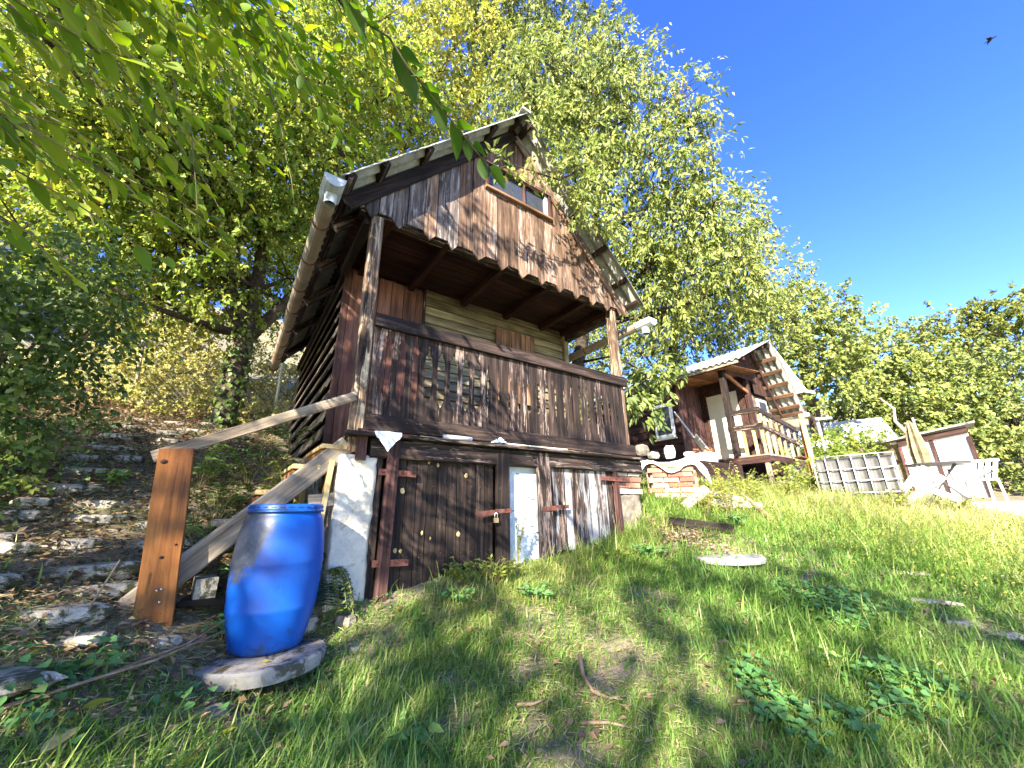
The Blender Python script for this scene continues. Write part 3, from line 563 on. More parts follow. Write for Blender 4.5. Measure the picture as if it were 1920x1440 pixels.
lumpy('plaster_pillar',.59,.86,2.98,3.4,.7,1.90,MT['plaster'],CAB,.010)
lumpy('foundation_wall',.60,.66,3.38,YB+.1,.8,1.9,MT['stone'],CAB,.02,5)
box('blue_plaster_panel',(2.21,3.05,1.45),(.40,.06,.98),MT['bluewall'],CAB)
for zz,xx in ((1.83,2.18),(1.62,2.30),(1.50,2.12),(1.60,2.36),(1.36,2.34)):
    box('brick_joint_crack',(xx,3.0185,zz),(.035,.003,.006),MT['black'],CAB)
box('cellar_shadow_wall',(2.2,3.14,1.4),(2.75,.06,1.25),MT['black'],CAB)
def door(x0,x1,zb,zt,n,mats,label,hx,side,lat):
    D=beam('cellar_door',(x0+.03,3.035,zb+.22),(x1-.03,3.035,zb+.22),.10,.025,MT['darker'],CAB,side=(0,-1,0),lab=label)
    beam('ledge_board',(x0+.03,3.035,zt-.2),(x1-.03,3.035,zt-.2),.10,.025,MT['darker'],D,side=(0,-1,0))
    e=np.linspace(x0,x1,n+1); 
    for i in range(n):
        a,b=e[i],e[i+1]; beam('door_plank',((a+b)/2,3.0+random.uniform(-.005,.005),zb+random.uniform(-.015,.01)+(i/n)*.05),((a+b)/2,3.0,zt+random.uniform(-.006,.006)),b-a-.004,.022,mats(i),D,side=(0,-1,0))
    for z,xa,xb in hx:
        h=beam('hinge',(xa,2.94,z),(xb,2.945,z-.01),.006,.045,MT['rust'],D,side=(0,0,1),ch=.001)
        for q in (.12,.35,.6,.88):
            xq=xa+(xb-xa)*q; tube('rivet',[(xq,2.938,z),(xq,2.930,z)],[.009,.005],MT['rust'],D,seg=6)
    return D
beam('jamb_board',(.885,3.0,.84),(.885,3.0,1.92),.05,.04,MT['dark'],CAB,side=(0,-1,0))
beam('jamb_board',(.955,2.95,.88),(.975,2.95,2.03),.085,0.045,MT['jamb'],CAB,side=(0,-1,0),lab='reddish brown jamb board worn at its foot')
D1=door(1.01,1.895,.97,1.905,10,lambda i:MT['door'],'dark weathered plank door of the left cellar bay, with knots',[(1.79,.87,1.16),(1.17,.88,1.14)],0,None)
beam('jamb_board',(1.965,2.955,.98),(1.972,2.955,2.025),.135,.035,MT['darker'],CAB,side=(0,-1,0))
beam('jamb_board',(2.46,2.955,1.05),(2.44,2.955,2.03),.155,.035,MT['dark'],CAB,side=(0,-1,0))
D2=door(2.575,3.445,1.13,1.975,10,lambda i:MT['dark'] if i in (1,3,9) else MT['peel'],'grey door of the right cellar bay with peeling paint',[(1.82,3.22,3.62),(1.22,3.24,3.55)],1,None)
beam('jamb_board',(3.50,2.97,1.1),(3.485,2.97,2.02),.065,.04,MT['jamb'],CAB,side=(0,-1,0))
# knots in the left door
for kx,kz,a,b in ((1.075,1.66,.018,.022),(1.28,1.885,.011,.018),(1.36,1.865,.011,.016),(1.62,1.79,.015,.020),(1.25,1.35,.010,.016),(1.32,1.31,.008,.014),(1.56,1.33,.016,.020),(1.05,1.24,.014,.018),(1.09,1.235,.011,.016),(2.83,1.83,.016,.022),(2.72,1.56,.012,.016)):
    n=14; rr=random.Random(int(kx*1000)); V=[(kx,2.9785,kz)]+[(kx+a*rr.uniform(.8,1.15)*math.cos(2*math.pi*i/n),2.986,kz+b*rr.uniform(.8,1.15)*math.sin(2*math.pi*i/n)) for i in range(n)]
    F=[(0,1+(i+1)%n,1+i)[::-1] for i in range(n)]
    k=mobj('knot',V,F,MT['yellow'],D1 if kx<2 else D2)
# hasps and padlock
for Dd,za,xa,xb,lk in ((D1,1.49,1.71,2.045,True),(D2,1.52,2.40,2.73,False)):
    h=beam('hasp',(xa,2.93,za-.012),((xa+xb)/2,2.93,za),.006,.042,MT['rust'],Dd,side=(0,0,1),ch=.001)
    beam('hasp_plate',((xa+xb)/2+.01,2.932,za+.008),(xb,2.932,za+.012),.006,.036,MT['rust'],Dd,side=(0,0,1),ch=.001)
    cx=(xa+xb)/2+.005
    tube('staple',[(cx,2.94,za+.02),(cx,2.912,za+.02),(cx,2.905,za),(cx,2.912,za-.02),(cx,2.94,za-.02)],.004,MT['rust'],Dd,seg=6)
    if lk:
        pl=box('padlock',(cx-.012,2.908,za-.062),(.042,.018,.038),MT['yellow'],Dd,)
        pl.data.materials.clear(); pl.data.materials.append(plain('old_brass',(.30,.22,.12),(.45,.36,.22),20,.4,metal=.6,bump=.1))
        tube('shackle',[(cx-.026,2.908,za-.045),(cx-.026,2.908,za-.012),(cx-.012,2.908,za+.0),(cx+.002,2.908,za-.012),(cx+.002,2.908,za-.045)],.0035,MT['galv'],Dd,seg=6)
# brick pier right of the doors: bricks under worn whitewash
PI=lumpy('whitewashed_pier',3.56,3.95,3.02,3.5,1.0,1.66,MT['rubble'],CAB,.010,9); PI['label']='whitewashed lower part of the brick corner'
proto={}
def brick(c,sz,parent,rz=0,mat=None,name='brick'):
    key=(round(sz[0],3),round(sz[1],3),round(sz[2],3))
    if key not in proto:
        V,F=boxVF((0,0,0),sz); me=rawmesh('brick',V,F,mat or MT['brick']); 
        import bmesh
        bm=bmesh.new(); bm.from_mesh(me); bmesh.ops.bevel(bm,geom=bm.edges[:],offset=.004,segments=1,affect='EDGES'); bm.to_mesh(me); bm.free(); proto[key]=me
    o=bpy.data.objects.new(name,proto[key]); M=Matrix.Translation(c)@Matrix.Rotation(rz+random.uniform(-.02,.02),4,'Z')@Matrix.Rotation(random.uniform(-.015,.015),4,'Y')
    return link(o,parent,M)
for r in range(10):
    z=1.36+r*.066
    for c in range(2):
        xx=3.57+.10+c*.205+(.0 if r%2 else -.045); 
        if r<5: continue
        brick((xx,3.05+random.uniform(-.012,.012)+(.0),z),(.195,.12,.058),CAB)
    if r>4: brick((3.90,3.24,z),(.12,.22,.058),CAB)
# things lying on the ledge
tube('plastic_pipe',[(1.36,2.905,2.088),(1.62,2.90,2.089)],.018,MT['white'],None,seg=10); tag(bpy.context.scene.collection.objects[-1],'short white plastic pipe lying on the ledge under the balcony','pipe')
o=beam('thin_batten',(1.98,2.90,2.078),(2.72,2.905,2.078),.03,.012,MT['cream'],None,side=(0,0,1)); tag(o,'thin pale batten lying along the ledge above the right cellar door','batten')
def crumple(name,c,s,seed,mat,label,cat):
    r=random.Random(seed); n=9; V=[];F=[]
    for i in range(n):
        for j in range(n):
            u,v=i/(n-1)-.5,j/(n-1)-.5; d=max(abs(u),abs(v))*2
            V.append((c[0]+u*s[0]+r.uniform(-.01,.01),c[1]+v*s[1],c[2]+s[2]*(1-d*d)*r.uniform(.55,1.1)+r.uniform(0,.008)))
    for i in range(n-1):
        for j in range(n-1): a=i*n+j; F.append((a,a+n,a+n+1,a+1))
    o=mobj(name,V,F,mat,None,False); md=o.modifiers.new('s','SOLIDIFY'); md.thickness=.002; return tag(o,label,cat)
crumple('crumpled_rag',(1.90,2.90,2.075),(.14,.07,.05),4,MT['cloth'],'crumpled pale rag on the ledge between the two cellar doors','rag')
# white film hanging over ledge
V=[];F=[];r=random.Random(2)
for i in range(9):
    t=i/8; x=.80+.20*t
    for j,(yy,zz) in enumerate(((2.94,2.077),(2.877,2.076),(2.868,2.055),(2.872,2.03),(2.87,2.0))):
        dz=0 if j<3 else -(j-2)*.018*(1-abs(2*t-1))*2; V.append((x+(0 if j<3 else (.5-t)*.03*(j-2)),yy+r.uniform(-.006,.004)*(j>1),zz+dz*(j>2)+r.uniform(-.003,.003)*(j>0)+(.02*abs(2*t-1) if j>3 else 0)))
for i in range(8):
    for j in range(4): a=i*5+j; F.append((a,a+5,a+6,a+1))
o=mobj('plastic_film',V,F,MT['cloth'],None); md=o.modifiers.new('s','SOLIDIFY'); md.thickness=.002; tag(o,'scrap of white plastic film hanging over the ledge beside the left post','film')
# ================================================================ outside stair
ST=thing('outside_stair',(.1,3.1,1.1),'rough timber stair of grey and yellow planks climbing to the balcony','stair')
beam('stringer',(-.42,2.93,.97),(.655,3.04,1.985),.04,.135,MT['grey'],ST,side=(0,0,1),jit=.004,ch=.008,lab='weathered grey front stringer')
beam('stringer',(-.16,3.62,1.20),(.66,3.68,1.98),.04,.12,MT['yellow'],ST,side=(0,0,1),lab='fresh yellow rear stringer')
for i,(x,z) in enumerate(((-.17,1.25),(.03,1.44),(.22,1.62),(.40,1.79),(.56,1.94))):
    beam('tread',(x,3.0,z+.02),(x+.0,3.7,z+.03),.17,.03,MT['yellow'] if i>1 else MT['grey'],ST,side=(0,0,1))
    if i>1: beam('riser',(x-.07,3.03,z-.06),(x-.07,3.68,z-.05),.02,.11,MT['orange'],ST,side=(0,0,1))
beam('prop',(.50,3.02,1.05),(.56,3.03,1.86),.035,.07,MT['yellow'],ST,side=(0,-1,0))
beam('prop',(.44,3.5,1.3),(.46,3.55,1.80),.07,.035,MT['yellow'],ST,side=(0,-1,0))
beam('brace',(.44,3.01,1.58),(.60,3.01,1.60),.09,.02,MT['grey'],ST,side=(0,-1,0))
beam('rail_board',(-.40,3.045,1.83),(.66,2.985,2.345),.02,.07,MT['grey'],ST,side=(0,0,1),lab='thin grey rail board')
o=beam('newel_board',(-.205,2.86,.97),(-.285,2.90,1.865),.155,.045,MT['newel'],ST,side=(0,-1,0),jit=.001,lab='wide orange brown stained newel board')
for xx,zz in ((-.205,1.15),(-.20,1.09),(-.222,1.145)): tube('screw',[(xx,2.842,zz),(xx,2.836,zz)],[.006,.005],MT['galv'],ST,seg=6)
o=box('concrete_block',(-.03,3.03,1.12),(.10,.2,.10),MT['stone'],None,.1); tag(o,'grey concrete block under the foot of the stair stringer','block')
o=beam('dark_board',(-.12,2.95,1.06),(.12,2.92,1.045),.09,.03,MT['darker'],None,side=(0,0,1)); tag(o,'dark wet board lying beside the foot of the newel board','board')
# ================================================================ barrel and disc
DC=(.285,2.74); DZ=.81
def lathe(prof,c,seg=48,ks=1):
    V=[];F=[]
    for r,z in prof:
        for k in range(seg): a=2*math.pi*k/seg; V.append((c[0]+r*math.cos(a),c[1]+r*math.sin(a),c[2]+z*ks))
    for i in range(len(prof)-1):
        for k in range(seg): F.append((i*seg+k,i*seg+(k+1)%seg,(i+1)*seg+(k+1)%seg,(i+1)*seg+k))
    F.append(tuple(range(seg-1,-1,-1))); F.append(tuple(range((len(prof)-1)*seg,len(prof)*seg))); return V,F
V,F=lathe([(.285,-.075),(.303,-.068),(.308,-.04),(.308,-.012),(.298,-.002),(.285,0),(.1,.002)],(DC[0],DC[1],DZ),72)
DISC=mobj('concrete_disc',V,F,MT['concrete'],None); tag(DISC,'round grey concrete slab carrying the blue barrel','concrete slab')
BC=(.30,2.80,DZ+.004); BZ=.97; bh=.765
BAR=thing('barrel',BC,'blue plastic barrel with dried dirt streaks standing on the round concrete slab','barrel')
prof=[(.150,.0),(.168,.004),(.178,.018),(.188,.06),(.205,.13),(.219,.20),(.2225,.215),(.2215,.222),(.229,.32),(.232,.40),(.2315,.44),(.2338,.452),(.2315,.464),(.228,.54),(.219,.62),(.207,.675),(.197,.70),(.190,.712),(.188,.735)]
V,F=lathe(prof,BC,64,.97); mobj('barrel_body',V,F,MT['barrel'],BAR,True)
for s in bpy.data.objects['barrel_body'].data.polygons[-2:]: s.use_smooth=False
V,F=lathe([(.186,.722),(.204,.722),(.206,.728),(.204,.733),(.198,.735),(.198,.752),(.196,.764),(.190,.768),(.183,.768),(.181,.760),(.02,.758)],BC,64,.97)
lid=mobj('lid',V,F,MT['barrel'],BAR,True)
Vs=[]
for k in range(28):
    a=2*math.pi*k/28; c=(BC[0]+.199*math.cos(a),BC[1]+.199*math.sin(a),BC[2]+.752*.97); Vs.append(boxVF(c,(.006,.022,.005),a))
V,F=joinVF(Vs); r_o=mobj('lid_ribs',V,F,MT['barrel'],BAR)
# second slab, pale, in the grass
V,F=lathe([(.30,-.06),(.325,-.05),(.33,-.02),(.32,0),(.1,.002)],(3.93,2.12,1.07),44); o=mobj('concrete_disc',V,F,MT['slab'],None); tag(o,'pale round concrete slab lying in the grass right of the cabin','concrete slab')

rs_=random.Random(21); parts=[]
for k in range(70):
    a=rs_.uniform(-2.6,.9); r=rs_.uniform(.20,.30); x=DC[0]+r*math.cos(a); y=DC[1]+r*math.sin(a); 
    if math.hypot(x-BC[0],y-BC[1])<.185: continue
    t=rs_.uniform(-.5,.6); l=rs_.uniform(.02,.07); parts.append(tubeVF([(x,y,DZ+.006),(x+l*math.cos(t),y+l*math.sin(t),DZ+.008+rs_.uniform(0,.012))],.0009,3))
V,F=joinVF(parts); tag(mobj('dry_straw',V,F,MT['twig'],None),'dry straw scattered on the slab in front of the blue barrel','straw',kind='stuff')

for kx,kz,a in ((-.325,1.79,.016),(-.235,1.30,.010),(-.19,1.36,.007)):
    V=[(kx,2.868-(1.865-kz)*.045,kz)]+[(kx+a*math.cos(2*math.pi*i/10),2.8755-(1.865-kz)*.045,kz+a*.8*math.sin(2*math.pi*i/10)) for i in range(10)]
    mobj('knot',V,[(0,1+i,1+(i+1)%10) for i in range(10)],MT['bbrown'],ST)

parts=[];rn_=random.Random(6)
def nail(x,y,z,r=.0045): parts.append(([(x+r*math.cos(a),y,z+r*math.sin(a)) for a in (0,1.05,2.09,3.14,4.19,5.24)]+[(x,y-.003,z)],[(i,(i+1)%6,6) for i in range(6)]))
for i in range(len(xs)-1):
    m=(xs[i]+xs[i+1])/2
    for z in (4.17,4.62,5.05,5.5):
        if z<rk(m)-.12 and not (W0-.05<m<W1+.05 and 4.85<z<5.45):
            for d_ in (-.03,.03): nail(m+d_+rn_.uniform(-.006,.006),2.970,z+rn_.uniform(-.012,.012))
for i in range(NB):
    for z in (2.18,2.99): nail(.755+wdt*(i+.5),2.9435 if z>2.5 else 2.9405,z+rn_.uniform(-.01,.01),.005)
for x0,x1,zz in ((1.01,1.895,(1.19,1.705)),(2.575,3.445,(1.36,1.775))):
    for i in range(10):
        for z in zz: nail(x0+(x1-x0)*(i+.5)/10,2.981,z+rn_.uniform(-.01,.01))
V,F=joinVF(parts); tag(mobj('nail_heads',V,F,MT['rust'],CAB),kind='stuff')
# ================================================================ brick pier with film and logs
BP=thing('brick_pier',(4.95,3.3,1.55),'square pier of loose red bricks beside the cabin, covered with plastic film','brick pier')
ang=math.atan2(3.02-3.57,5.19-4.82)       # front face direction
ex=Vector((.62,-.78,0)).normalized(); ey=Vector((.78,.62,0))
o0=Vector((4.83,3.52,1.50))
for r in range(9):
    z=r*.069+.03; off=.0 if r%2 else .06
    for c in range(3):
        if r%2 and c==2: pass
        p=o0+ex*(.10+off+c*.205)+Vector((0,0,z)); 
        if c==2 and r%2==0: p=p-ex*.05; brick(p+ey*.06,(.12,.12,.06),BP,math.atan2(ex.y,ex.x)); continue
        brick(p+ey*random.uniform(.05,.07),(.195,.12,.06),BP,math.atan2(ex.y,ex.x))
    for c in range(2): brick(o0+ex*.60+ey*(.16+c*.2)+Vector((0,0,z)),(.195,.11,.06),BP,math.atan2(ey.y,ey.x))
    brick(o0+ex*.04+ey*.22+Vector((0,0,z)),(.19,.10,.06),BP,math.atan2(ey.y,ey.x))
bc=o0+ex*.34+ey*.24+Vector((0,0,.31)); V,F=boxVF((0,0,0),(.60,.34,.62)); mobj('mortar_core',V,F,MT['slab'],BP,M=Matrix.Translation(bc)@Matrix.Rotation(math.atan2(ex.y,ex.x),4,'Z'))
def filmsheet(name,fn,nu,nv,mat,label,cat):
    V=[];F=[]
    for i in range(nu):
        for j in range(nv): V.append(fn(i/(nu-1),j/(nv-1)))
    for i in range(nu-1):
        for j in range(nv-1): a=i*nv+j; F.append((a,a+nv,a+nv+1,a+1))
    o=mobj(name,V,F,mat,None,False); md=o.modifiers.new('s','SOLIDIFY'); md.thickness=.003; return tag(o,label,cat)
rf=random.Random(8)
def ff(u,v):
    p=o0+ex*(-.22+u*1.02)+ey*(-.06+v*.6)+Vector((0,0,.66+.03*math.sin(u*9)+.02*math.sin(v*8+u*5)))
    if v<.25: p.z-=(.25-v)*(.35+.35*math.sin(u*7+1)**2)
    if u>.85: p.z-=(u-.85)*1.2
    if u<.18: p.z-=(.18-u)*.5
    return (p.x+rf.uniform(-.008,.008),p.y+rf.uniform(-.008,.008),p.z+rf.uniform(-.01,.01))
filmsheet('plastic_film',ff,20,12,MT['cloth'],'crinkled white plastic film draped over the top of the brick pier','film')
for k,(u,v,sx,sy,sz,m,l) in enumerate(((-.02,.28,.30,.22,.15,'rubble','pale flat stone topmost on the left of the film covered brick pier'),(.12,.16,.22,.18,.09,'stone','dark stone under the pale flat stone on the brick pier'),(.36,.2,.20,.18,.17,'whitepaint','white lump of plaster in the middle of the film on the brick pier'),(.62,.2,.26,.16,.07,'white','flat white slab of foam at the right end of the brick pier'))):
    p=o0+ex*u+ey*v+Vector((0,0,.70+sz/2+(.07 if k==0 else 0))); V,F=rockVF(p,(sx,sy,sz),k+31); tag(mobj('stone' if k!=3 else 'foam_slab',V,F,MT[m],None),l,'stone' if k!=3 else 'foam slab')
def log(name,p0,p1,r,label,group=None):
    P=[Vector(p0).lerp(Vector(p1),t) for t in (0,.25,.6,1)]
    V,F=tubeVF(P,[r,r*1.04,r*.98,r*1.0],12); o=mobj(name,V,F,MT['barkpale'],None,True); return tag(o,label,'log',group)
log('log',(4.70,2.95,1.50),(4.98,2.78,1.72),.065,'thick pale log leaning against the right foot of the brick pier')
log('log',(5.02,2.80,1.55),(5.30,2.62,1.52),.06,'pale log lying flat in front of the brick pier')
log('log',(5.05,2.86,1.68),(5.42,2.58,1.58),.045,'thin upper log of the small heap right of the brick pier')
log('log',(5.3,2.75,1.56),(5.62,2.45,1.50),.05,'last log of the heap, farthest from the brick pier')
o=beam('old_plank',(4.02,2.72,1.36),(4.50,2.28,1.27),.035,.10,MT['darker'],None,side=(0,0,1),ch=.01); tag(o,'dark rotten plank on edge above the pale round slab','plank')
o=beam('thin_pole',(5.55,2.62,1.66),(5.35,2.2,1.32),.03,.03,MT['twig'],None); tag(o,'thin pole sloping down from the log heap into the grass','pole')
# ================================================================ neighbouring hut
HB=thing('neighbour_hut',(10.5,5.5,2.4),'brown timber hut with corrugated roof, open porch and white door on the slope behind','hut')
X0,X1=9.9,11.1; YF0,YP,YG,YBk=3.9,5.95,4.62,9.2; FL=2.65
def wbox(name,a,b,mat,p,lab=None):
    c=[(a[i]+b[i])/2 for i in range(3)]; s=[abs(a[i]-b[i]) for i in range(3)]; o=box(name,c,s,mat,p)
    if lab: o['label']=lab
    return o
wbox('wall_core',(X0+.04,YP+.04,2.2),(12.5,YBk,4.8),MT['black'],HB)
for i in range(11):
    z=2.35+i*.24; M,L=frame((X0,YP,z),(X0,YBk,z),(-1,0,0)); cutboard('siding_board',[(0,-.125),(L,-.125),(L,.118),(0,.118)],.02,M@Matrix.Rotation(math.radians(8),4,'X'),MT['bbrown'],HB)
for i in range(10):
    xx=X0+.06+i*.12; beam('porch_wall_board',(xx,YP-.01,FL),(xx,YP-.01,4.95),.116,.02,MT['bvert'],HB,side=(0,-1,0))
wbox('door_wall',(X1,YG,FL),(X1+.1,YP-.03,5.0),MT['bbrown'],HB)
dr=wbox('door',(X1-.04,4.86,FL+.02),(X1-.005,5.72,4.58),MT['cream'],HB,'flat cream coloured door'); 
wbox('frame',(X1-.05,4.80,FL+.02),(X1-.003,4.855,4.63),MT['bbrown'],dr); wbox('frame',(X1-.05,5.725,FL+.02),(X1-.003,5.78,4.63),MT['bbrown'],dr)
wbox('handle',(X1-.09,4.93,3.55),(X1-.045,5.02,3.58),MT['galv'],dr)
for i in range(14):
    yy=YP-.03-i*.125
    if yy<4.15: break
    beam('ceiling_board',(X0-.2,yy,4.86-.0),(X1+.1,yy,4.98),.12,.02,MT['orange'],HB,side=(0,0,1))
# gable side: vertical boards above, weatherboards below
def rz(x): return 5.72-.47*(11.35-x) if x<11.35 else 5.72-1.5*(x-11.35)
for i in range(18):
    xx=9.98+i*.145; 
    if xx>12.45: break
    top=rz(xx)-.06; bot=4.80 if xx<11.3 else 4.45
    if top-bot>.06: beam('gable_plank',(xx,YG-.10,bot),(xx,YG-.10,top),.14,.02,MT['bbrown'],HB,side=(0,-1,0))
for i in range(10):
    z=2.72+i*.18; 
    xr=min(12.5,11.35+(5.72-z)/1.5-.1); beam('siding_board',(X1+.06,YG,z),(xr,YG,z),.18,.02,MT['siding_side'],HB,side=(0,-1,0))
wbox('wall_core',(X1+.1,YG+.02,FL),(12.4,YP,4.5),MT['black'],HB)
wn=wbox('window',(11.55,YG-.05,3.75),(12.1,YG-.015,4.35),MT['whitepaint'],HB); wbox('pane',(11.62,YG-.06,3.82),(12.03,YG-.052,4.28),MT['glass'],wn)
wn=wbox('window',(X0-.06,6.12,3.38),(X0-.02,6.72,4.36),MT['whitepaint'],HB,'white framed narrow window in the dark side wall'); wbox('pane',(X0-.072,6.20,3.48),(X0-.062,6.64,4.27),MT['glass'],wn); wbox('sill',(X0-.10,6.08,3.33),(X0-.03,6.76,3.37),MT['cream'],wn)
wbox('frame_member',(X0-.067,6.40,3.42),(X0-.061,6.44,4.32),MT['whitepaint'],wn) if False else None
beam('porch_post',(X0+.02,4.62,2.45),(X0+.02,4.62,4.93),.13,.13,MT['dark'],HB,side=(-1,0,0)); beam('corner_post',(X1,YG-.03,FL),(X1,YG-.03,4.9),.12,.12,MT['bbrown'],HB,side=(-1,0,0))
beam('brace',(X0+.06,YG-.03,4.82),(X1-.02,YG-.05,4.45),.05,.08,MT['orange'],HB)
beam('eave_fascia',(X0-.32,YF0+.12,4.90),(X0-.32,8.6,4.93),.03,.13,MT['grey'],HB,side=(0,0,1))
# deck, rails
for i in range(11):
    xx=X0+.02+i*.115; beam('deck_board',(xx,3.92,FL-.02),(xx,YP-.05,FL-.02),.108,.035,MT['grey'],HB,side=(0,0,1))
beam('deck_beam',(X0-.04,3.9,FL-.12),(X0-.04,8.0,FL-.12),.05,.15,MT['bbrown'],HB,side=(0,0,1)); beam('deck_beam',(X0-.02,3.92,FL-.11),(11.9,3.92,FL-.14),.05,.13,MT['bbrown'],HB,side=(0,0,1))
for (a,b) in ((X0+.0,3.98),(X0+.0,5.8),(11.0,3.98),(X0+.0,4.9)): beam('deck_leg',(a,b,1.6),(a,b,FL-.1),.09,.09,MT['grey'],HB,side=(-1,0,0))
for z in (3.68,3.30): beam('porch_rail',(X0-.02,4.7,z+.02),(X0-.02,3.9,z),.04,.13,MT['dark'],HB,side=(0,0,1))
beam('porch_rail',(X0-.02,3.94,3.68),(11.85,3.94,3.40),.04,.12,MT['dark'],HB,side=(0,0,1)); beam('porch_rail',(X0-.02,3.94,3.30),(11.85,3.94,3.02),.04,.11,MT['dark'],HB,side=(0,0,1))
for i,xx in enumerate((9.95,10.2,10.5,10.8,11.1,11.45,11.8)): beam('baluster',(xx,3.98,FL-.02),(xx,3.98,3.62-.14*(xx-9.9)),.06,.05,MT['yellow'] if i<4 else MT['grey'],HB,side=(0,-1,0))
for i,yy in enumerate((4.15,4.38)): beam('baluster',(X0+.02,yy,FL-.02),(X0+.02,yy,3.3),.06,.05,MT['yellow'],HB,side=(-1,0,0))
# roof sheets with purlins under the overhang
sheet('roof_sheet',(11.36,5.80),(9.52,4.93),3.86,9.4,MT['metalroof'],HB,.16,.022,.006); sheet('roof_sheet',(11.36,5.80),(12.62,3.92),3.86,9.4,MT['asb'],HB,.16,.022,.006)
d=Vector((1.26,0,-1.88)).normalized(); nrm=Vector((1.88,0,1.26)).normalized()
for q in (.10,.50,.88,1.27,1.62,1.98,2.2):
    p=Vector((11.36,0,5.80))+d*q-nrm*.065; beam('purlin',(p.x,3.9,p.z),(p.x,9.3,p.z),.09,.06,MT['purlin'] if q>.3 else MT['bbrown'],HB,side=nrm)
for q in (.5,1.1,1.9):
    p=Vector((11.36,0,5.80))+Vector((-1.84,0,-.87)).normalized()*q; beam('purlin',(p.x,3.9,p.z-.07),(p.x,9.3,p.z-.07),.06,.08,MT['bbrown'],HB)
beam('barge_board',(11.36,4.40,5.72),(12.55,4.40,3.95),.03,.14,MT['bvert'],HB,side=(0,0,1))
tube('gutter',[(12.66,3.8,3.88),(12.66,9.0,3.88)],.06,MT['galv'],HB,seg=8); tube('downpipe',[(12.66,4.0,3.82),(12.62,4.05,3.55),(12.6,4.1,2.0)],.045,MT['terracotta'],HB); beam('roof_prop',(12.5,3.95,1.7),(12.5,3.95,3.9),.09,.09,MT['yellow'],HB,side=(-1,0,0))
# clutter on the hut's terrace edge
for i,(yy,z) in enumerate(((4.6,2.2),(5.3,2.25))): pass
BX=thing('cardboard_box',(8.0,4.42,2.36),'pale printed cardboard box full of brown leaves and sticks below the hut','box')
wbox('carton',(7.85,4.2,2.36),(8.15,4.66,2.58),MT['cloth'],BX)
rr2=random.Random(4); parts=[]
for k in range(26):
    p=(8.0+rr2.uniform(-.12,.12),4.42+rr2.uniform(-.2,.2),2.60+rr2.uniform(0,.08)); q=(p[0]+rr2.uniform(-.1,.1),p[1]+rr2.uniform(-.12,.12),p[2]+rr2.uniform(-.02,.06)); parts.append(tubeVF([p,q],.01,5))
V,F=joinVF(parts); tag(mobj('sticks',V,F,MT['orange'],BX),kind='stuff')
o=wbox('timber_ledge',(7.2,4.0,1.7),(8.7,5.2,2.345),MT['bbrown'],None); tag(o,'low dark timber ledge carrying the cardboard box under the hut','ledge')
o=beam('leaning_board',(8.25,4.30,2.4),(8.6,4.85,3.05),.03,.16,MT['cream'],None,side=(0,0,1)); tag(o,'pale board leaning at the dark panel beside the cardboard box','board')
o=beam('leaning_pole',(8.3,4.35,2.35),(9.6,5.9,4.0),.035,.035,MT['cream'],None); tag(o,'long thin pole leaning diagonally on the porch wall of the hut','pole')
o=beam('red_plank',(11.0,3.75,2.62),(12.1,3.30,2.35),.2,.03,MT['red'],None,side=(0,0,1)); tag(o,'red plank sloping down from the deck of the neighbouring hut','plank')
# ================================================================ farther sheds
HD=thing('white_roof_shed',(15.5,5.5,2.6),'shed with a steep bright white sheet roof directly behind the hut','shed')
V=[(14.3,4.25,6.3),(14.3,9,6.3),(15.2,9,4.85),(15.2,4.25,4.85)]; V=V+[(a+.03,b,c+.02) for a,b,c in V]
V=[(13.4,4.6,6.55),(13.4,9,6.55),(14.5,9,4.95),(14.5,4.25,4.95)]; V+= [(a+.04,b,c+.03) for a,b,c in V]
mobj('roof_sheet',V,[(0,1,2,3),(7,6,5,4),(0,3,7,4),(1,5,6,2),(0,4,5,1),(3,2,6,7)],MT['white'],HD)
wbox('wall',(13.5,5.2,2.4),(14.3,8.8,5.2),MT['bbrown'],HD)
for z in (4.75,4.45,4.15): beam('wall_board',(13.5,4.55,z),(14.42,4.4,z),.04,.12,MT['bbrown'],HD)
beam('eave_board',(14.0,4.3,4.93),(14.75,4.15,4.93),.04,.09,MT['white'],HD); tube('gutter',[(14.35,4.2,4.02),(14.75,3.9,4.05)],.05,MT['galv'],HD); tube('downpipe',[(14.5,4.2,4.0),(14.52,4.2,2.2)],.05,MT['galv'],HD)
HE=thing('grey_roof_shed',(19.5,4.5,2.6),'low shed with broad pale grey sheet roof half hidden by bushes','shed')
V=[(18.9,6.3,4.55),(18.9,3.75,4.55),(20.2,3.2,3.7),(20.2,6.6,3.5),(18.2,6.6,3.7),(18.2,3.9,3.75)]
V=[(19.2,6.2,4.72),(19.6,3.7,4.62),(18.6,3.25,3.72),(18.2,6.2,3.6)]; V+=[(a+.02,b,c-.06) for a,b,c in V]
mobj('roof_sheet',V,[(0,3,2,1),(4,5,6,7),(0,1,5,4),(1,2,6,5),(2,3,7,6),(3,0,4,7)],MT['metalroof'],HE)
wbox('wall',(18.7,3.6,2.0),(20.5,6.0,3.7),MT['siding_side'],HE)
HC=thing('panel_shed',(16,2.1,1.55),'garden shed of white panels framed in red brown timber with flat sloping roof','shed')
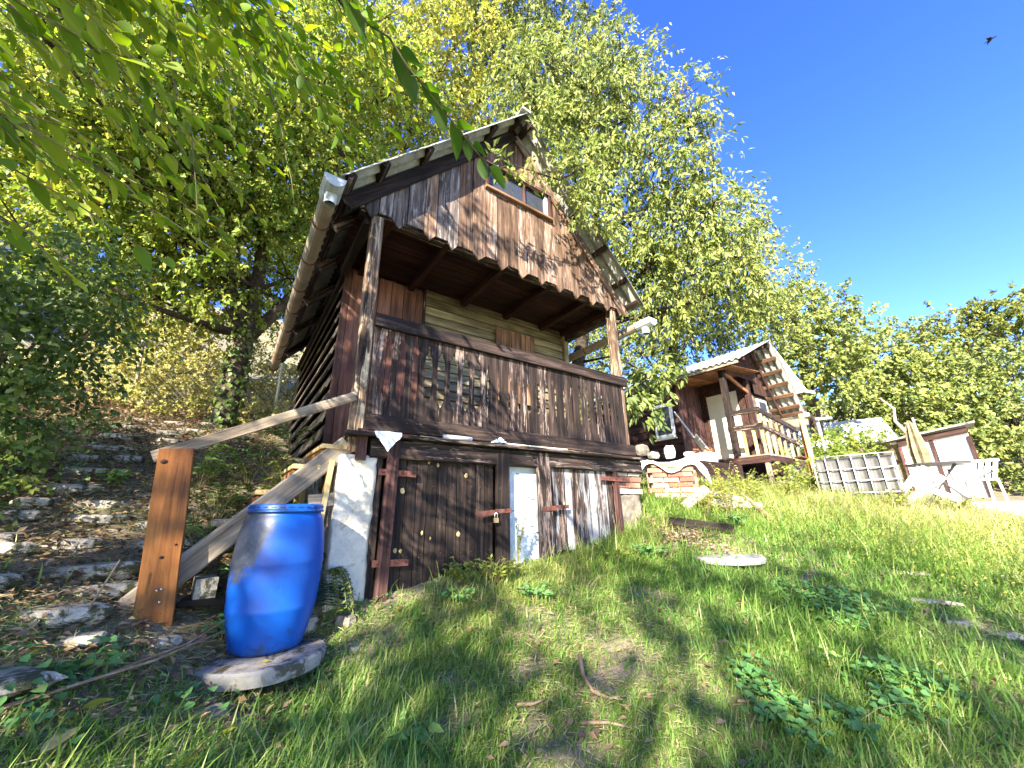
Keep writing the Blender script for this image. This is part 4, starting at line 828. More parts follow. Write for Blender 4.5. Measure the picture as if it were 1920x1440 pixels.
# front faces the lawn (towards -x), leaning timber frame
def P3(y,z,x=15.85): return (x+(2.15-y)*.10,y,z)
yl,yr=2.78,1.42; 
V=[P3(yl,1.55),P3(yr,1.55),P3(yr,3.32),P3(yl,3.15)]; V+=[(a+.06,b,c) for a,b,c in V]
mobj('front_panel',V,[(0,1,2,3)[::-1],(4,5,6,7),(0,4,5,1)[::-1],(1,5,6,2)[::-1],(2,6,7,3)[::-1],(3,7,4,0)[::-1]],MT['whitepaint'],HC)
for y,c in ((yl,'red'),(2.12,'red'),(yr,'red')): beam('stud',P3(y,1.55,15.81),P3(y,3.2,15.81),.08,.04,MT['jamb'],HC,side=(-1,0,0))
beam('cross_rail',P3(yl,2.55,15.80),P3(2.3,2.52,15.80),.03,.05,MT['bbrown'],HC,side=(0,0,1)); beam('cross_rail',P3(2.05,2.50,15.80),P3(1.55,2.52,15.80),.03,.06,MT['bbrown'],HC,side=(0,0,1))
beam('top_rail',P3(yl+.02,3.17,15.78),P3(yr-.02,3.36,15.78),.05,.16,MT['bbrown'],HC,side=(0,0,1))
V=[(15.55,2.98,3.30),(15.7,1.2,3.56),(17.2,1.4,3.6),(16.4,4.1,3.25)]; V+=[(a,b,c-.05) for a,b,c in V]
mobj('roof_sheet',V,[(0,1,2,3)[::-1],(4,5,6,7),(0,4,5,1),(1,5,6,2),(2,6,7,3),(3,7,4,0)],MT['concrete'],HC)
V=[(15.83,2.84,1.55),(16.4,3.95,1.7),(16.4,3.95,3.1),(15.83,2.84,3.18)]; V+=[(a+.05,b-.03,c) for a,b,c in V]
mobj('side_panel',V,[(0,1,2,3),(4,5,6,7)[::-1],(0,3,7,4),(1,5,6,2),(2,6,7,3),(0,4,5,1)],MT['siding'],HC)
for t in (.35,.7): beam('stud',(15.8+.57*t,2.87+1.11*t,1.6),(15.8+.57*t,2.87+1.11*t,3.1),.08,.03,MT['bbrown'],HC,side=(-1,.5,0))
beam('cross_rail',(15.79,2.87,2.7),(16.35,3.95,2.68),.03,.07,MT['bbrown'],HC,side=(0,0,1))
# paved terrace in front of it
ys_=[2.15,1.75,1.35,.9,.4,-.2,-1,-2,-3.5,-5]; V=[];F=[]
for y in ys_:
    xa=9.25+.05*math.sin(y*3); V+=[(xa-.02,y,min(1.50,float(H(xa,y)))-.1),(xa,y,1.50),(16.6,y,1.53)]
for i in range(len(ys_)-1): a=3*i; F+=[(a,a+1,a+4,a+3)[::-1],(a+1,a+2,a+5,a+4)[::-1]]
F+=[(0,2,1)]
o=mobj('terrace',V,F,MT['palecon'],None); tag(o,'bright concrete terrace at the top of the lawn carrying table and parasol',kind='structure')
# tank in cage
TK=thing('caged_tank',(8.35,2.1,1.35),'black plastic water tank inside a galvanised cage standing in tall grass','water tank')
a=Vector((8.22,2.60,1.42)); b=Vector((8.47,1.60,1.42)); dv=(b-a).normalized(); nv=Vector((dv.y,-dv.x,0)); 
if nv.x>0: nv=-nv
bk=-nv
def TP(u,w,z): p=a+dv*u+bk*w; return (p.x,p.y,1.42+z)
Lt=(b-a).length
# ribbed body
V=[];F=[];us=[];nr=6
for i in range(nr*8+1): us.append(i/(nr*8))
for u in us:
    rib=.022*max(0,math.cos(u*nr*2*math.pi))**.7 if math.cos(u*nr*2*math.pi)>0 else 0
    for w,z in ((.05-rib,.08),(.05-rib,.78),(.10,.84),(.85,.84),(.9,.08)): V.append(TP(.03+u*(Lt-.06),w,z))
for i in range(len(us)-1):
    for k in range(4): q=i*5+k; F.append((q,q+5,q+6,q+1))
F.append((0,1,2,3,4)); q=(len(us)-1)*5; F.append((q+4,q+3,q+2,q+1,q))
mobj('tank_body',V,F,MT['tank'],TK,True)
for i in range(7): u=Lt*i/6; tube('cage_bar',[TP(u,.0,.05),TP(u,.0,.86)],.010,MT['galv'],TK,seg=6)
for z in (.08,.27,.46,.65,.87): tube('cage_bar',[TP(0,-.012,z),TP(Lt,-.012,z)],.008,MT['galv'],TK,seg=6)
for j in range(1,5): w=.95*j/4; tube('cage_bar',[TP(Lt,w,.05),TP(Lt,w,.87)],.013,MT['galv'],TK,seg=6)
for z in (.08,.27,.46,.65,.87): tube('cage_bar',[TP(Lt+.012,0,z),TP(Lt+.012,.95,z)],.011,MT['galv'],TK,seg=6)
tube('cage_bar',[TP(0,.95,.87),TP(Lt,.95,.87)],.012,MT['galv'],TK,seg=6)
V,F=boxVF((0,0,0),(Lt,.95,.10)); p=TP(Lt/2,.47,.0); mobj('pallet',V,F,MT['grey'],TK,M=Matrix.Translation(p)@Matrix.Rotation(math.atan2(dv.y,dv.x),4,'Z'))
tube('cap',[TP(Lt/2,.45,.84),TP(Lt/2,.45,.88)],.11,MT['tank'],TK,seg=14)
# parasol
PS=thing('closed_parasol',(11.87,1.75,1.52),'closed grey beige garden parasol on a thin pole standing beside the terrace table','parasol')
tube('pole',[(11.87,1.75,1.5),(11.87,1.75,3.28)],.022,MT['galv'],PS); V,F=lathe([(.22,0),(.22,.05),(.04,.08)],(11.87,1.75,1.51),20); mobj('base',V,F,MT['concrete'],PS)
V=[];F=[];n=16
for z,r in ((2.20,.07),(2.30,.12),(2.55,.13),(2.85,.10),(3.1,.06),(3.22,.02)):
    for k in range(n): t=2*math.pi*k/n; q=r*(1.25 if k%2 else .75); V.append((11.87-.05+q*math.cos(t),1.75+.07+q*math.sin(t),z))
for i in range(5):
    for k in range(n): F.append((i*n+k,i*n+(k+1)%n,(i+1)*n+(k+1)%n,(i+1)*n+k))
F.append(tuple(range(n-1,-1,-1))); mobj('folded_canopy',V,F,MT['siding'],PS)
# table and chairs
TB=thing('garden_table',(10.9,1.53,1.52),'dark folding garden table with crossed legs on the terrace','table')
V,F=lathe([(.44,.70),(.45,.715),(.44,.73)],(10.95,1.5,1.5),24); mobj('table_top',V,F,MT['tank'],TB)
for s in (-1,1):
    tube('leg',[(10.8,1.5-.28*s,1.5),(11.05,1.5+.24*s,2.21)],.012,MT['tank'],TB,seg=6); tube('leg',[(11.1,1.5-.28*s,1.5),(10.85,1.5+.24*s,2.21)],.012,MT['tank'],TB,seg=6)
def chair(c,rz,label,recl=.25):
    T=thing('garden_chair',c,label,'chair'); R=Matrix.Translation(c)@Matrix.Rotation(rz,4,'Z')
    WM[T]=R; T.matrix_basis=R
    def Q(*p): return R@Vector(p)
    for sx in(-.22,.22): tube('leg',[Q(sx,.22,0),Q(sx,.18,.42)],.02,MT['white'],T,seg=6); tube('leg',[Q(sx,-.26,0),Q(sx,-.2,.42)],.02,MT['white'],T,seg=6); tube('armrest',[Q(sx,.2,.42),Q(sx*1.1,.2,.64),Q(sx*1.1,-.24,.64)],.02,MT['white'],T,seg=6)
    V,F=boxVF((0,0,.43),(.46,.44,.03)); mobj('seat',[R@Vector(v) for v in V],F,MT['white'],T)
    for k in range(5): xx=-.18+.09*k; beam('back_slat',Q(xx,-.21,.44),Q(xx*1.1,-.21-recl,.80),.06,.015,MT['white'],T,side=(R.to_3x3()@Vector((0,1,0))))
    beam('back_rail',Q(-.24,-.22-recl,.80),Q(.24,-.22-recl,.80),.02,.05,MT['white'],T)
chair((11.5,1.15,1.48),math.radians(75),'white plastic armchair right of the dark garden table, nearest the shed post')
LG=thing('sun_lounger',(10.2,1.9,1.5),'white folding lounger tipped on end at the left of the garden table','lounger')
for p,q in (((9.9,2.05,1.52),(10.1,1.60,2.12)),((9.95,1.95,1.5),(10.4,1.55,1.85)),((10.05,1.75,1.85),(10.4,1.3,1.55)),((10.1,1.60,2.12),(10.35,1.4,1.9))): beam('frame_slat',p,q,.10,.035,MT['white'],LG,side=(-1,0,.3))
V=[(9.93,2.02,1.55),(10.13,1.62,2.1),(10.45,1.70,2.08),(10.25,2.1,1.53)]; V+=[(a,b,c-.02) for a,b,c in V]; mobj('fabric',V,[(0,1,2,3)[::-1],(4,5,6,7),(0,4,5,1),(1,5,6,2),(2,6,7,3),(3,7,4,0)],MT['white'],LG)
# small house glimpsed through the leaves on the left
HW=thing('white_house',(-7.5,13,5.0),'white walled house glimpsed behind the leaves at the upper left','house')
wbox('wall',(-9.5,12,3.5),(-5.6,16,8.6),MT['whitepaint'],HW)
V=[(-9.9,11.7,8.5),(-5.3,11.7,8.5),(-5.3,16.3,8.5),(-9.9,16.3,8.5),(-7.6,11.7,10.4),(-7.6,16.3,10.4)]
mobj('roof',V,[(0,1,4),(2,3,5),(1,2,5,4),(3,0,4,5),(0,3,2,1)],MT['rust'],HW)
for xx in (-8.6,-6.8): wn=wbox('window',(xx-.4,11.94,6.2),(xx+.4,11.99,7.4),MT['bbrown'],HW); wbox('pane',(xx-.33,11.92,6.28),(xx+.33,11.93,7.32),MT['glass'],wn)
# wire fence on the left bank
FN=thing('wire_fence',(-.7,9.9,3.5),'rusty wire mesh fence with leaning posts at the top of the stone path','fence')
def fz(x): return 3.45+.12*(x+1.8)
for px_,lean in ((-1.75,-.13),(.52,-.02),(-4.2,.05),(2.6,.0)): tube('post',[(px_,9.85,fz(px_)-.2),(px_+lean,9.85,fz(px_)+1.35)],.03,MT['cream'] if px_==.52 else MT['barkpale'],FN)
parts=[]
xx=-4.2
while xx<2.6:
    for s in (-1,1):
        P=[]; 
        for k in range(2): P.append((xx+s*k*1.15,9.85,fz(xx)+.02+k*1.15))
        if -4.3<P[1][0]<2.7: parts.append(tubeVF(P,.0014,3,False))
    xx+=.085
V,F=joinVF(parts); tag(mobj('wire_mesh',V,F,MT['galv'],FN),kind='stuff')
# ================================================================ stone path
PT=bpy.data.objects.new('stone_path',None); link(PT,None,Matrix.Translation((-.75,4,1.6))); tag(PT,'rough path of flat grey stones climbing the left bank',kind='structure')
rp=random.Random(12)
stones=[]
ylist=[2.75,2.98,3.22,3.48,3.75,4.02,4.32,4.62,5.0,5.4,5.85,6.35,6.9,7.4]
for i,y in enumerate(ylist):
    cx=-.70-.012*(y-2)**1.3-.02; wdt=.62+.05*i*.6
    x=cx-wdt*.55
    while x<cx+wdt*.5:
        s=rp.uniform(.24,.52)
        if rp.random()<.9: stones.append((x+s/2,y+rp.uniform(-.06,.06),s,rp.uniform(.17,.25)))
        x+=s+rp.uniform(.0,.07)
for k,(x,y,s,dd) in enumerate(stones):
    z=float(H(x,y)); V,F=rockVF((x,y,z-.004+rp.uniform(-.012,.012)),(s,dd,.085),k+50,rp.uniform(-.2,.2),n=9); mobj('stone',V,F,MT['stone'],PT)
for k,(x,y,sx,sy,sz,l) in enumerate(((-.42,2.62,.22,.14,.05,'flat grey stone by the lower end of the path'),(-.62,2.25,.55,.30,.06,'broad pale flat slab at the left edge below the path'),(-.15,2.74,.16,.10,.05,'pale flat stone just below the newel board'),(.08,2.36,.16,.09,.06,'whitish stone in the earth under the front edge of the slab of the barrel'),(.72,2.86,.13,.10,.07,'pale broken brick stone beside the foot of the plaster pillar'),(.74,2.66,.09,.07,.04,'small buff stone in the grass between barrel and pillar'),(.52,2.9,.14,.12,.09,'grey stone hidden behind the right side of the barrel'))):
    V,F=rockVF((x,y,float(H(x,y))+sz*.2),(sx,sy,sz),k+7); tag(mobj('stone',V,F,MT['stone'] if k not in(3,4) else MT['rubble'],None),l,'stone')
for k,(x,y,sx,sy,sz,l) in enumerate(((4.2,.74,.17,.12,.05,'curved grey half tile lying in the grass at the right edge'),(4.27,.55,.20,.14,.05,'flat grey paving block next to the half tile at the right edge'),(4.4,.95,.45,.10,.04,'narrow pale kerb stone sunk in the grass above the paving block'),(4.95,1.15,.40,.10,.04,'upper narrow kerb stone sunk in the long grass at the right'))):
    V,F=rockVF((x,y,float(H(x,y))+.012),(sx,sy,sz),k+77,rz=-1.2,n=8); tag(mobj('paving_stone',V,F,MT['stone'],None),l,'paving stone')
# rubble heap right of the cabin
rb=random.Random(9); parts=[]
for k in range(200):
    x=3.7+rb.gauss(.25,.22); y=2.72+rb.gauss(-.12,.2)-(x-3.9)*.3; s=rb.uniform(.015,.065)
    parts.append(rockVF((x,y,float(H(x,y))+s*.1+rb.uniform(0,.012)),(s,s*.8,s*.4),k,rb.uniform(0,6),n=6))
V,F=joinVF(parts); tag(mobj('rubble',V,F,MT['rubble'],None),'loose stone chips and rubble on the bare bank right of the cellar doors','rubble',kind='stuff')
# sticks
def stick(P,r,label,cat='stick',mat='twig'):
    P=[(x,y,float(H(x,y))+h) for x,y,h in P]; o=tube('stick',P,[r*(1-.5*i/(len(P)-1)) for i in range(len(P))],MT[mat],None,seg=6); tag(o,label,cat)
stick([(1.71,1.82,.10),(1.66,1.75,.06),(1.655,1.68,.03),(1.70,1.62,.02),(1.78,1.585,.02)],.012,'curved grey stick bent round the bare earth patch in the lawn')
stick([(1.30,1.84,.02),(1.36,1.79,.03),(1.44,1.79,.02)],.009,'short forked grey stick left of the curved stick')
stick([(1.48,1.60,.02),(1.58,1.52,.03),(1.66,1.46,.015)],.009,'straight pale stick in the grass below the curved stick')
stick([(-.28,2.45,.02),(-.05,2.60,.12),(.14,2.78,.2)],.006,'long thin straw coloured stalk leaning left of the barrel slab')
stick([(-.55,2.1,.03),(-.15,2.45,.10),(.2,2.85,.12)],.007,'long reddish bramble stem running from the lawn towards the barrel')
stick([(-.45,2.7,.02),(-.38,2.76,.28),(-.33,2.80,.22)],.005,'bleached dead stalk bent over near the newel board')
stick([(2.2,1.25,.03),(2.5,1.0,.05),(2.75,.72,.03)],.007,'thin brown bramble stem through the groundcover at the lower right')
# tangle of dark wire
parts=[];rw=random.Random(3)
for k in range(34):
    c=(.56+rw.uniform(-.02,.02),2.86+rw.uniform(-.03,.03),1.0+rw.uniform(-.05,.07)); a=rw.uniform(-.5,.3)
    P=[(c[0]+t*math.cos(a)*.16,c[1]-t*t*.03+rw.uniform(-.004,.004),c[2]+t*.03*math.sin(a)+rw.uniform(-.01,.01)+.03*(1-t*t)) for t in (-1,-.5,0,.5,1)]; parts.append(tubeVF(P,.0028,4))
V,F=joinVF(parts); o=mobj('wire_bundle',V,F,MT['black_hose'],None); tag(o,'bundle of dark green wire lying between the barrel and the plaster pillar','wire')
# bird in the sky
BD=thing('bird',(35.5,-4.2,30.0),'small dark bird high in the blue sky','bird')
c=Vector((35.5,-4.2,30.0)); V,F=tubeVF([c+Vector((0,-.22,-.03)),c+Vector((0,-.12,0)),c,c+Vector((0,.15,0)),c+Vector((0,.34,-.02))],[.015,.04,.05,.04,.012],8); mobj('body',V,F,MT['black'],BD,True)
for s in (-1,1): V=[(35.5,-4.25,30.02),(35.5,-4.05,30.02),(35.5+s*.18,-4.0,30.05),(35.5+s*.34,-3.95,30.02),(35.5+s*.16,-4.18,30.04)]; V+=[(a,b,z-.012) for a,b,z in V]; mobj('wing',V,[(0,1,2,3,4),(9,8,7,6,5)]+[(i,5+i,5+(i+1)%5,(i+1)%5) for i in range(5)],MT['black'],BD)
# ================================================================ vegetation
def blobleaves(blobs,per,L0,W0,droop=.4,clump=12,seed=1,geo=leafgeo,tw=.28,bright=0.,shell=.45,up=.5):
    g=np.random.default_rng(seed); gs=[]
    for b in blobs:
        x,y,z,r=b[:4]; n=int(per*r*r*(b[4] if len(b)>4 else 1)); 
        k=max(3,n//clump)
        # lumpy shell: several sub lobes
        nl=7; ld=unit(g.normal(size=(nl,3))); 
        d=unit(g.normal(size=(k,3))); rad=(shell+(1-shell)*g.random(k)**.6)
        lob=np.max(d@ld.T,axis=1); rad=rad*(.72+.42*lob**3)
        c=np.array([x,y,z])+d*rad[:,None]*r*np.array([1,1,.85])
        td=unit(d*.8+g.normal(size=(k,3))*.6+np.array([0,0,-droop])); tl=tw*g.uniform(.6,1.4,k)
        cb=g.normal(0,.10,k)+bright
        i=np.repeat(np.arange(k),clump); t=np.tile(np.linspace(0,1,clump),k)+g.normal(0,.04,k*clump)
        P=c[i]+td[i]*(t*tl[i])[:,None]+g.normal(0,.02,(k*clump,3))+np.array([0,0,-1.])*((t**2)*droop*.25*tl[i])[:,None]
        sd=unit(g.normal(size=(k*clump,3))); D=unit(td[i]*.6+sd*.8+np.array([0,0,-droop*.8]))
        N=unit(g.normal(size=(k*clump,3))*.62+np.array([0,0,up*.7])+np.array([SH.x,SH.y,.4])*.75)
        L=L0*g.uniform(.65,1.25,k*clump); val=np.clip(.45+cb[i]+g.normal(0,.16,k*clump),0,1)
        gs.append(geo(P,D,N,L,W0*L/L0,val))
    return merge(gs)
def trunkmesh(name,P,R,mat,parent,seg=10,seed=1):
    r=random.Random(seed); Q=[];RR=[]
    for i in range(len(P)-1):
        a,b=Vector(P[i]),Vector(P[i+1]); m=3
        for j in range(m): t=j/m; Q.append(a.lerp(b,t)+Vector((r.uniform(-1,1),r.uniform(-1,1),0))*R[i]*.12); RR.append(R[i]+(R[i+1]-R[i])*t)
    Q.append(Vector(P[-1])); RR.append(R[-1]); return tube(name,Q,RR,mat,parent,seg=seg)
def shrub(name,base,label,cat,blobs,mat,per,L0,W0,seed,group=None,geo=leafgeo,**kw):
    T=thing(name,base,label,cat,group); V,F,v=blobleaves(blobs,per,L0,W0,seed=seed,geo=geo,**kw); npmesh('foliage',V,F,v,MT[mat],T)
    r=random.Random(seed)
    for b in blobs[:14]:
        c=Vector(b[:3]); s=Vector(base)+Vector((r.uniform(-.1,.1),r.uniform(-.1,.1),0)); m=s.lerp(c,.5)+Vector((r.uniform(-.1,.1),r.uniform(-.1,.1),.05)); tube('stem',[s,m,c],[.02,.015,.006],MT['twig'],T,seg=5)
    return T
def tree(name,base,label,cat,group,trunk,R,blobs,mat,per,L0,W0,bark='bark',seed=1,geo=leafgeo,limbs=True,**kw):
    T=thing(name,base,label,cat,group); trunkmesh('trunk',trunk,R,MT[bark],T,seed=seed)
    V,F,v=blobleaves(blobs,per,L0,W0,seed=seed,geo=geo,**kw); npmesh('crown',V,F,v,MT[mat],T)
    if limbs:
        r=random.Random(seed+5); ps=[]
        for b in blobs:
            c=Vector(b[:3])
            for q in range(5 if per<900 else 8):
                d=Vector((r.gauss(0,1),r.gauss(0,1),r.gauss(.2,.7))).normalized(); e=c+d*b[3]*r.uniform(.7,1.0); m=c.lerp(e,.5)+Vector((r.uniform(-.1,.1),r.uniform(-.1,.1),r.uniform(-.1,.1)))*b[3]; w=.012+.006*b[3]; ps.append(tubeVF([c,m,e],[w,w*.7,w*.25],4,False))
        V,F=joinVF(ps); tag(mobj('branches',V,F,MT[bark],T),kind='stuff')
        r=random.Random(seed); n=len(trunk)
        for b in blobs:
            c=Vector(b[:3]); i=min(range(1,n),key=lambda k:(Vector(trunk[k])-c).length+.6*max(0,trunk[k][2]-c.z+.3)); s=Vector(trunk[i])
            m=s.lerp(c,.5)+Vector((r.uniform(-.2,.2),r.uniform(-.2,.2),-.10*(c-s).length)); q=.35*R[i]+.01
            tube('limb',[s,s.lerp(m,.5)+Vector((0,0,-.03)),m,m.lerp(c,.6),c+(c-m)*.25],[q,q*.85,q*.65,q*.4,q*.15],MT[bark],T,seg=6)
    return T
WT=BL_WALNUT+[(-.6,6.6,7.0,1.3),(.6,7.2,8.2,1.4),(-1.9,8.5,7.5,1.6),(-.2,9.0,7.4,1.7)]
tree('broadleaf_tree',(-.25,7.5,2.7),'tall yellow green tree with dark forked trunk standing left behind the cabin','tree',None,
 [(-.27,7.5,2.7),(-.26,7.48,3.6),(-.23,7.45,4.4),(-.2,7.4,5.3),(-.28,7.2,6.4),(-.1,7.0,8.0),(.2,6.8,9.5)],[.18,.15,.14,.11,.09,.07,.04],WT,'lf_yg',2000,.085,.058,seed=3,bright=.06,droop=.5,clump=12)
tree('hillside_tree',(-3.5,13.5,5.0),'broad bright tree filling the view on the slope behind the wire fence','tree',None,[(-3.5,13.5,5.0),(-3.2,13,8),(-3,12.5,11)],[.25,.2,.1],BL_FILL,'lf_yg',800,.12,.08,seed=13,bright=.08)
tree('golden_tree',(2.2,11,3.6),'golden yellow tree rising behind the ridge of the cabin','tree',None,[(2.2,11,3.6),(2.0,10,7),(1.8,8.6,10)],[.22,.16,.08],BL_GOLD+[(2.5,8.5,8.5,1.6),(1.0,9.2,8.8,1.6)],'lf_gold',1300,.10,.07,seed=4,droop=.5)
tree('cherry_tree',(5.2,5.6,2.1),'pale green cherry tree leaning over the right slope of the cabin roof','tree',None,[(5.2,5.6,2.1),(5.1,5.2,3.6),(5.0,4.6,5.0),(4.7,4.2,6.4),(4.5,3.8,7.6)],[.16,.13,.11,.08,.04],BL_CHERRY,'lf_cherry',3300,.10,.036,seed=5,droop=.75,clump=12,tw=.32)
tree('back_tree',(7,9,3.6),'very tall pale green tree at the top, far behind the cabin','tree',None,[(7,9,3.6),(6.8,8.6,9),(6.4,8,15),(6.2,7.5,19)],[.35,.28,.18,.06],BL_BACK,'lf_pale',620,.17,.085,seed=6,droop=.6)
tree('back_tree',(13.2,8.5,3.2),'broad mid green tree between the cabin and the neighbouring hut','tree','trees behind the huts',[(13.2,8.5,3.2),(13,8,6),(12.6,7,8.5),(12.4,6.5,10)],[.25,.2,.13,.05],BL_MID+[(10,10,7.5,1.8),(11.5,9.5,8.5,1.8)],'lf_mid',1500,.10,.06,seed=7,droop=.5)
tree('back_tree',(18,5,3.0),'rounded yellowish tree right behind the white roofed shed','tree','trees behind the huts',[(19,5.6,3.0),(18.5,5.4,6),(18,5,9)],[.25,.2,.08],BL_F1,'lf_mid',800,.15,.10,seed=8)
tree('back_tree',(22,4.2,3.2),'dense yellow green tree above the grey roofed shed','tree','trees behind the huts',[(23,4.4,3.2),(22.5,4.2,6),(22,4,8)],[.25,.2,.08],BL_F2,'lf_mid',700,.17,.11,seed=9)
tree('back_tree',(31,1.5,4.5),'tall uneven dark green tree on the skyline at the right edge','tree','trees behind the huts',[(31,1.6,4.5),(30.6,1.5,8),(30.5,1.2,9.6)],[.3,.25,.08],BL_F3,'lf_forest',330,.20,.12,seed=10,limbs=True)
tree('back_tree',(25,1,3.3),'broad golden green tree right of the white panel shed','tree','trees behind the huts',[(25.5,1.0,3.3),(25,1,5),(24.5,1,6.5)],[.25,.2,.08],BL_F4,'lf_mid',700,.16,.10,seed=11)
V,F,v=blobleaves([(1.60,2.45,4.74,.06),(1.72,2.44,4.70,.08),(1.86,2.42,4.74,.09),(2.02,2.42,4.82,.10),(2.2,2.4,4.92,.10),(2.38,2.4,5.05,.12),(2.52,2.42,5.25,.16),(2.6,2.45,5.5,.2),(2.68,2.45,4.66,.09),(2.85,2.5,5.1,.2),(2.9,2.5,5.7,.28),(3.1,2.55,5.3,.3),(2.55,2.55,6.0,.28),(2.75,2.5,4.85,.16),(3.15,2.5,4.85,.22),(3.4,2.5,4.9,.25),(2.35,2.5,6.2,.2)],3600,.085,.032,seed=55,tw=.13,clump=8,droop=.5); npmesh('spray',V,F,v,MT['lf_cherry'],bpy.data.objects['cherry_tree'])
tube('limb',[(4.6,4.0,7.0),(3.9,3.1,6.3),(3.0,2.5,5.6),(2.4,2.42,4.95),(1.65,2.45,4.78)],[.04,.03,.02,.012,.004],MT['bark'],bpy.data.objects['cherry_tree'],seg=6)
shrub('hillside_shrub',(11.5,9.5,3.6),'green shrub thicket on the slope just above the roof of the hut','bush',[(8.0,9.0,5.0,1.3),(9.3,10,5.6,1.5),(7.2,8.2,4.2,1.1),(11,11,6.2,1.7),(6.6,9.2,4.8,1.3),(13,10,6,1.7)],'lf_mid',900,.10,.06,24)
V,F,v=blobleaves([(5.15,3.58,3.47,.28),(5.03,3.66,3.17,.25),(5.33,3.5,3.58,.25),(5.03,3.55,2.9,.18),(5.5,3.35,3.7,.22)],2600,.13,.05,seed=56,geo=leafgeo6,tw=.2,clump=7,droop=.7,bright=-.12); npmesh('low_spray',V,F,v,MT['lf_mid'],bpy.data.objects['cherry_tree']); tube('limb',[(5.1,5.0,4.2),(5.2,4.2,4.1),(5.2,3.6,3.6),(5.05,3.6,3.1)],[.03,.02,.012,.005],MT['bark'],bpy.data.objects['cherry_tree'],seg=6)
o=tube('dead_branch',[(12.9,2.0,2.2),(12.85,2.05,3.05),(12.83,2.2,3.4),(12.82,2.15,3.7),(12.8,2.32,4.0)],[.05,.045,.035,.028,.012],MT['barkpale'],None,seg=8); tag(o,'bare crooked pale trunk between grey roof and panel shed','dead tree')
shrub('oak_bush',(-1.7,4.4,1.8),'dark green oak bush overhanging the stone path at the left edge','bush',[(x-.12,y,z,r*.78) for x,y,z,r in BL_OAKBUSH],'lf_dark',4200,.055,.036,21,geo=leafgeo6,tw=.22,clump=8)
shrub('sunlit_thicket',(-1.2,11.2,3.6),'sunlit thicket of pale yellow and brown leaves behind the wire fence','thicket',BL_LIT+[(x,10.4,3.6+.12*(x+1.8)+dz,.45) for x in (-3.2,-2.5,-1.9,-1.3,-.7,-.1,.5,1.1) for dz in (.25,.75)]+[(x,y,float(H(x,y))+.12,.4) for x,y in ((-2.6,8.6),(-2.0,9.3),(-1.2,9.2),(-.6,9.4),(.3,9.0),(.2,8.2),(-1.6,8.9),(.9,9.6))],'lf_bright',2600,.075,.05,22,tw=.2,droop=.2)
shrub('hedge_bush',(13.5,4.1,2.0),'bright yellow green bush growing between the hut and the black tank','bush',BL_RIGHTHEDGE,'lf_yg',3000,.09,.06,23)
for p in ([(-.23,7.45,4.3),(.05,7.4,4.75),(.35,7.3,5.3),(.7,7.0,6.2),(1.1,6.6,7.6)],[(-.23,7.45,4.5),(-.5,7.35,5.0),(-.85,7.2,5.8),(-1.2,6.9,7.0)]): tube('fork',p,[.12,.10,.08,.05,.03][:len(p)],MT['bark'],bpy.data.objects['broadleaf_tree'],seg=9)
# ivy on the big trunk
g=np.random.default_rng(31); n=420; zz=g.uniform(2.8,4.6,n); th=g.uniform(0,6.28,n); P=np.stack([-.26+.01*(zz-2.8)/1+.2*np.cos(th)*.95,7.48+.2*np.sin(th),zz],1)
N=np.stack([np.cos(th),np.sin(th),np.full(n,.3)],1); D=unit(g.normal(size=(n,3))*.5+np.array([0,0,-1])); V,F,v=leafgeo6(P,D,unit(N),np.full(n,.075),np.full(n,.07),g.uniform(.2,.7,n))
IV=npmesh('ivy',V,F,v,MT['lf_dark'],None); tag(IV,'ivy climbing the dark forked trunk left of the cabin','ivy')
# ---- elm whose branches hang in from the upper left
EL=thing('elm_tree',(-3.6,1.2,.6),'elm whose dark green branches hang into the view from the upper left','tree')
trunkmesh('trunk',[(-3.6,1.0,.2),(-3.4,1.1,2.0),(-3.0,1.3,3.6),(-2.6,1.4,5.2),(-2.2,1.5,7)],[.22,.18,.15,.10,.05],MT['bark'],EL)
g=np.random.default_rng(41); gs=[]; nb=0
def leaf11(P,D,N,L,W,val):
    D=unit(D); S=unit(np.cross(D,N)); N=np.cross(S,D); L=L[:,None]; W=W[:,None]
    tt=[.0,.14,.32,.52,.72,.88,1.]; ww=[.05,.34,.48,.47,.34,.17,0]
    mid=[P+D*L*t-N*L*.10*t*t for t in tt]; l=[mid[i]+S*W*ww[i]+N*W*ww[i]*.35 for i in range(1,6)]; r=[mid[i]-S*W*ww[i]*.92+N*W*ww[i]*.35 for i in range(1,6)]
    # serration: tooth points between
    V=np.stack(mid+l+r,1).reshape(-1,3); n=len(P); B=(np.arange(n)*17)[:,None]
    T=[];Q=[]
    T+=[[0,7,1],[0,1,12],[11,6,5],[5,6,16]]
    for i in range(4): Q+=[[i+1,7+i,8+i,i+2],[i+1,i+2,13+i,12+i]]
    return V,[np.concatenate([B+np.array([q]) for q in Q]),np.concatenate([B+np.array([q]) for q in T])],np.repeat(val,17)
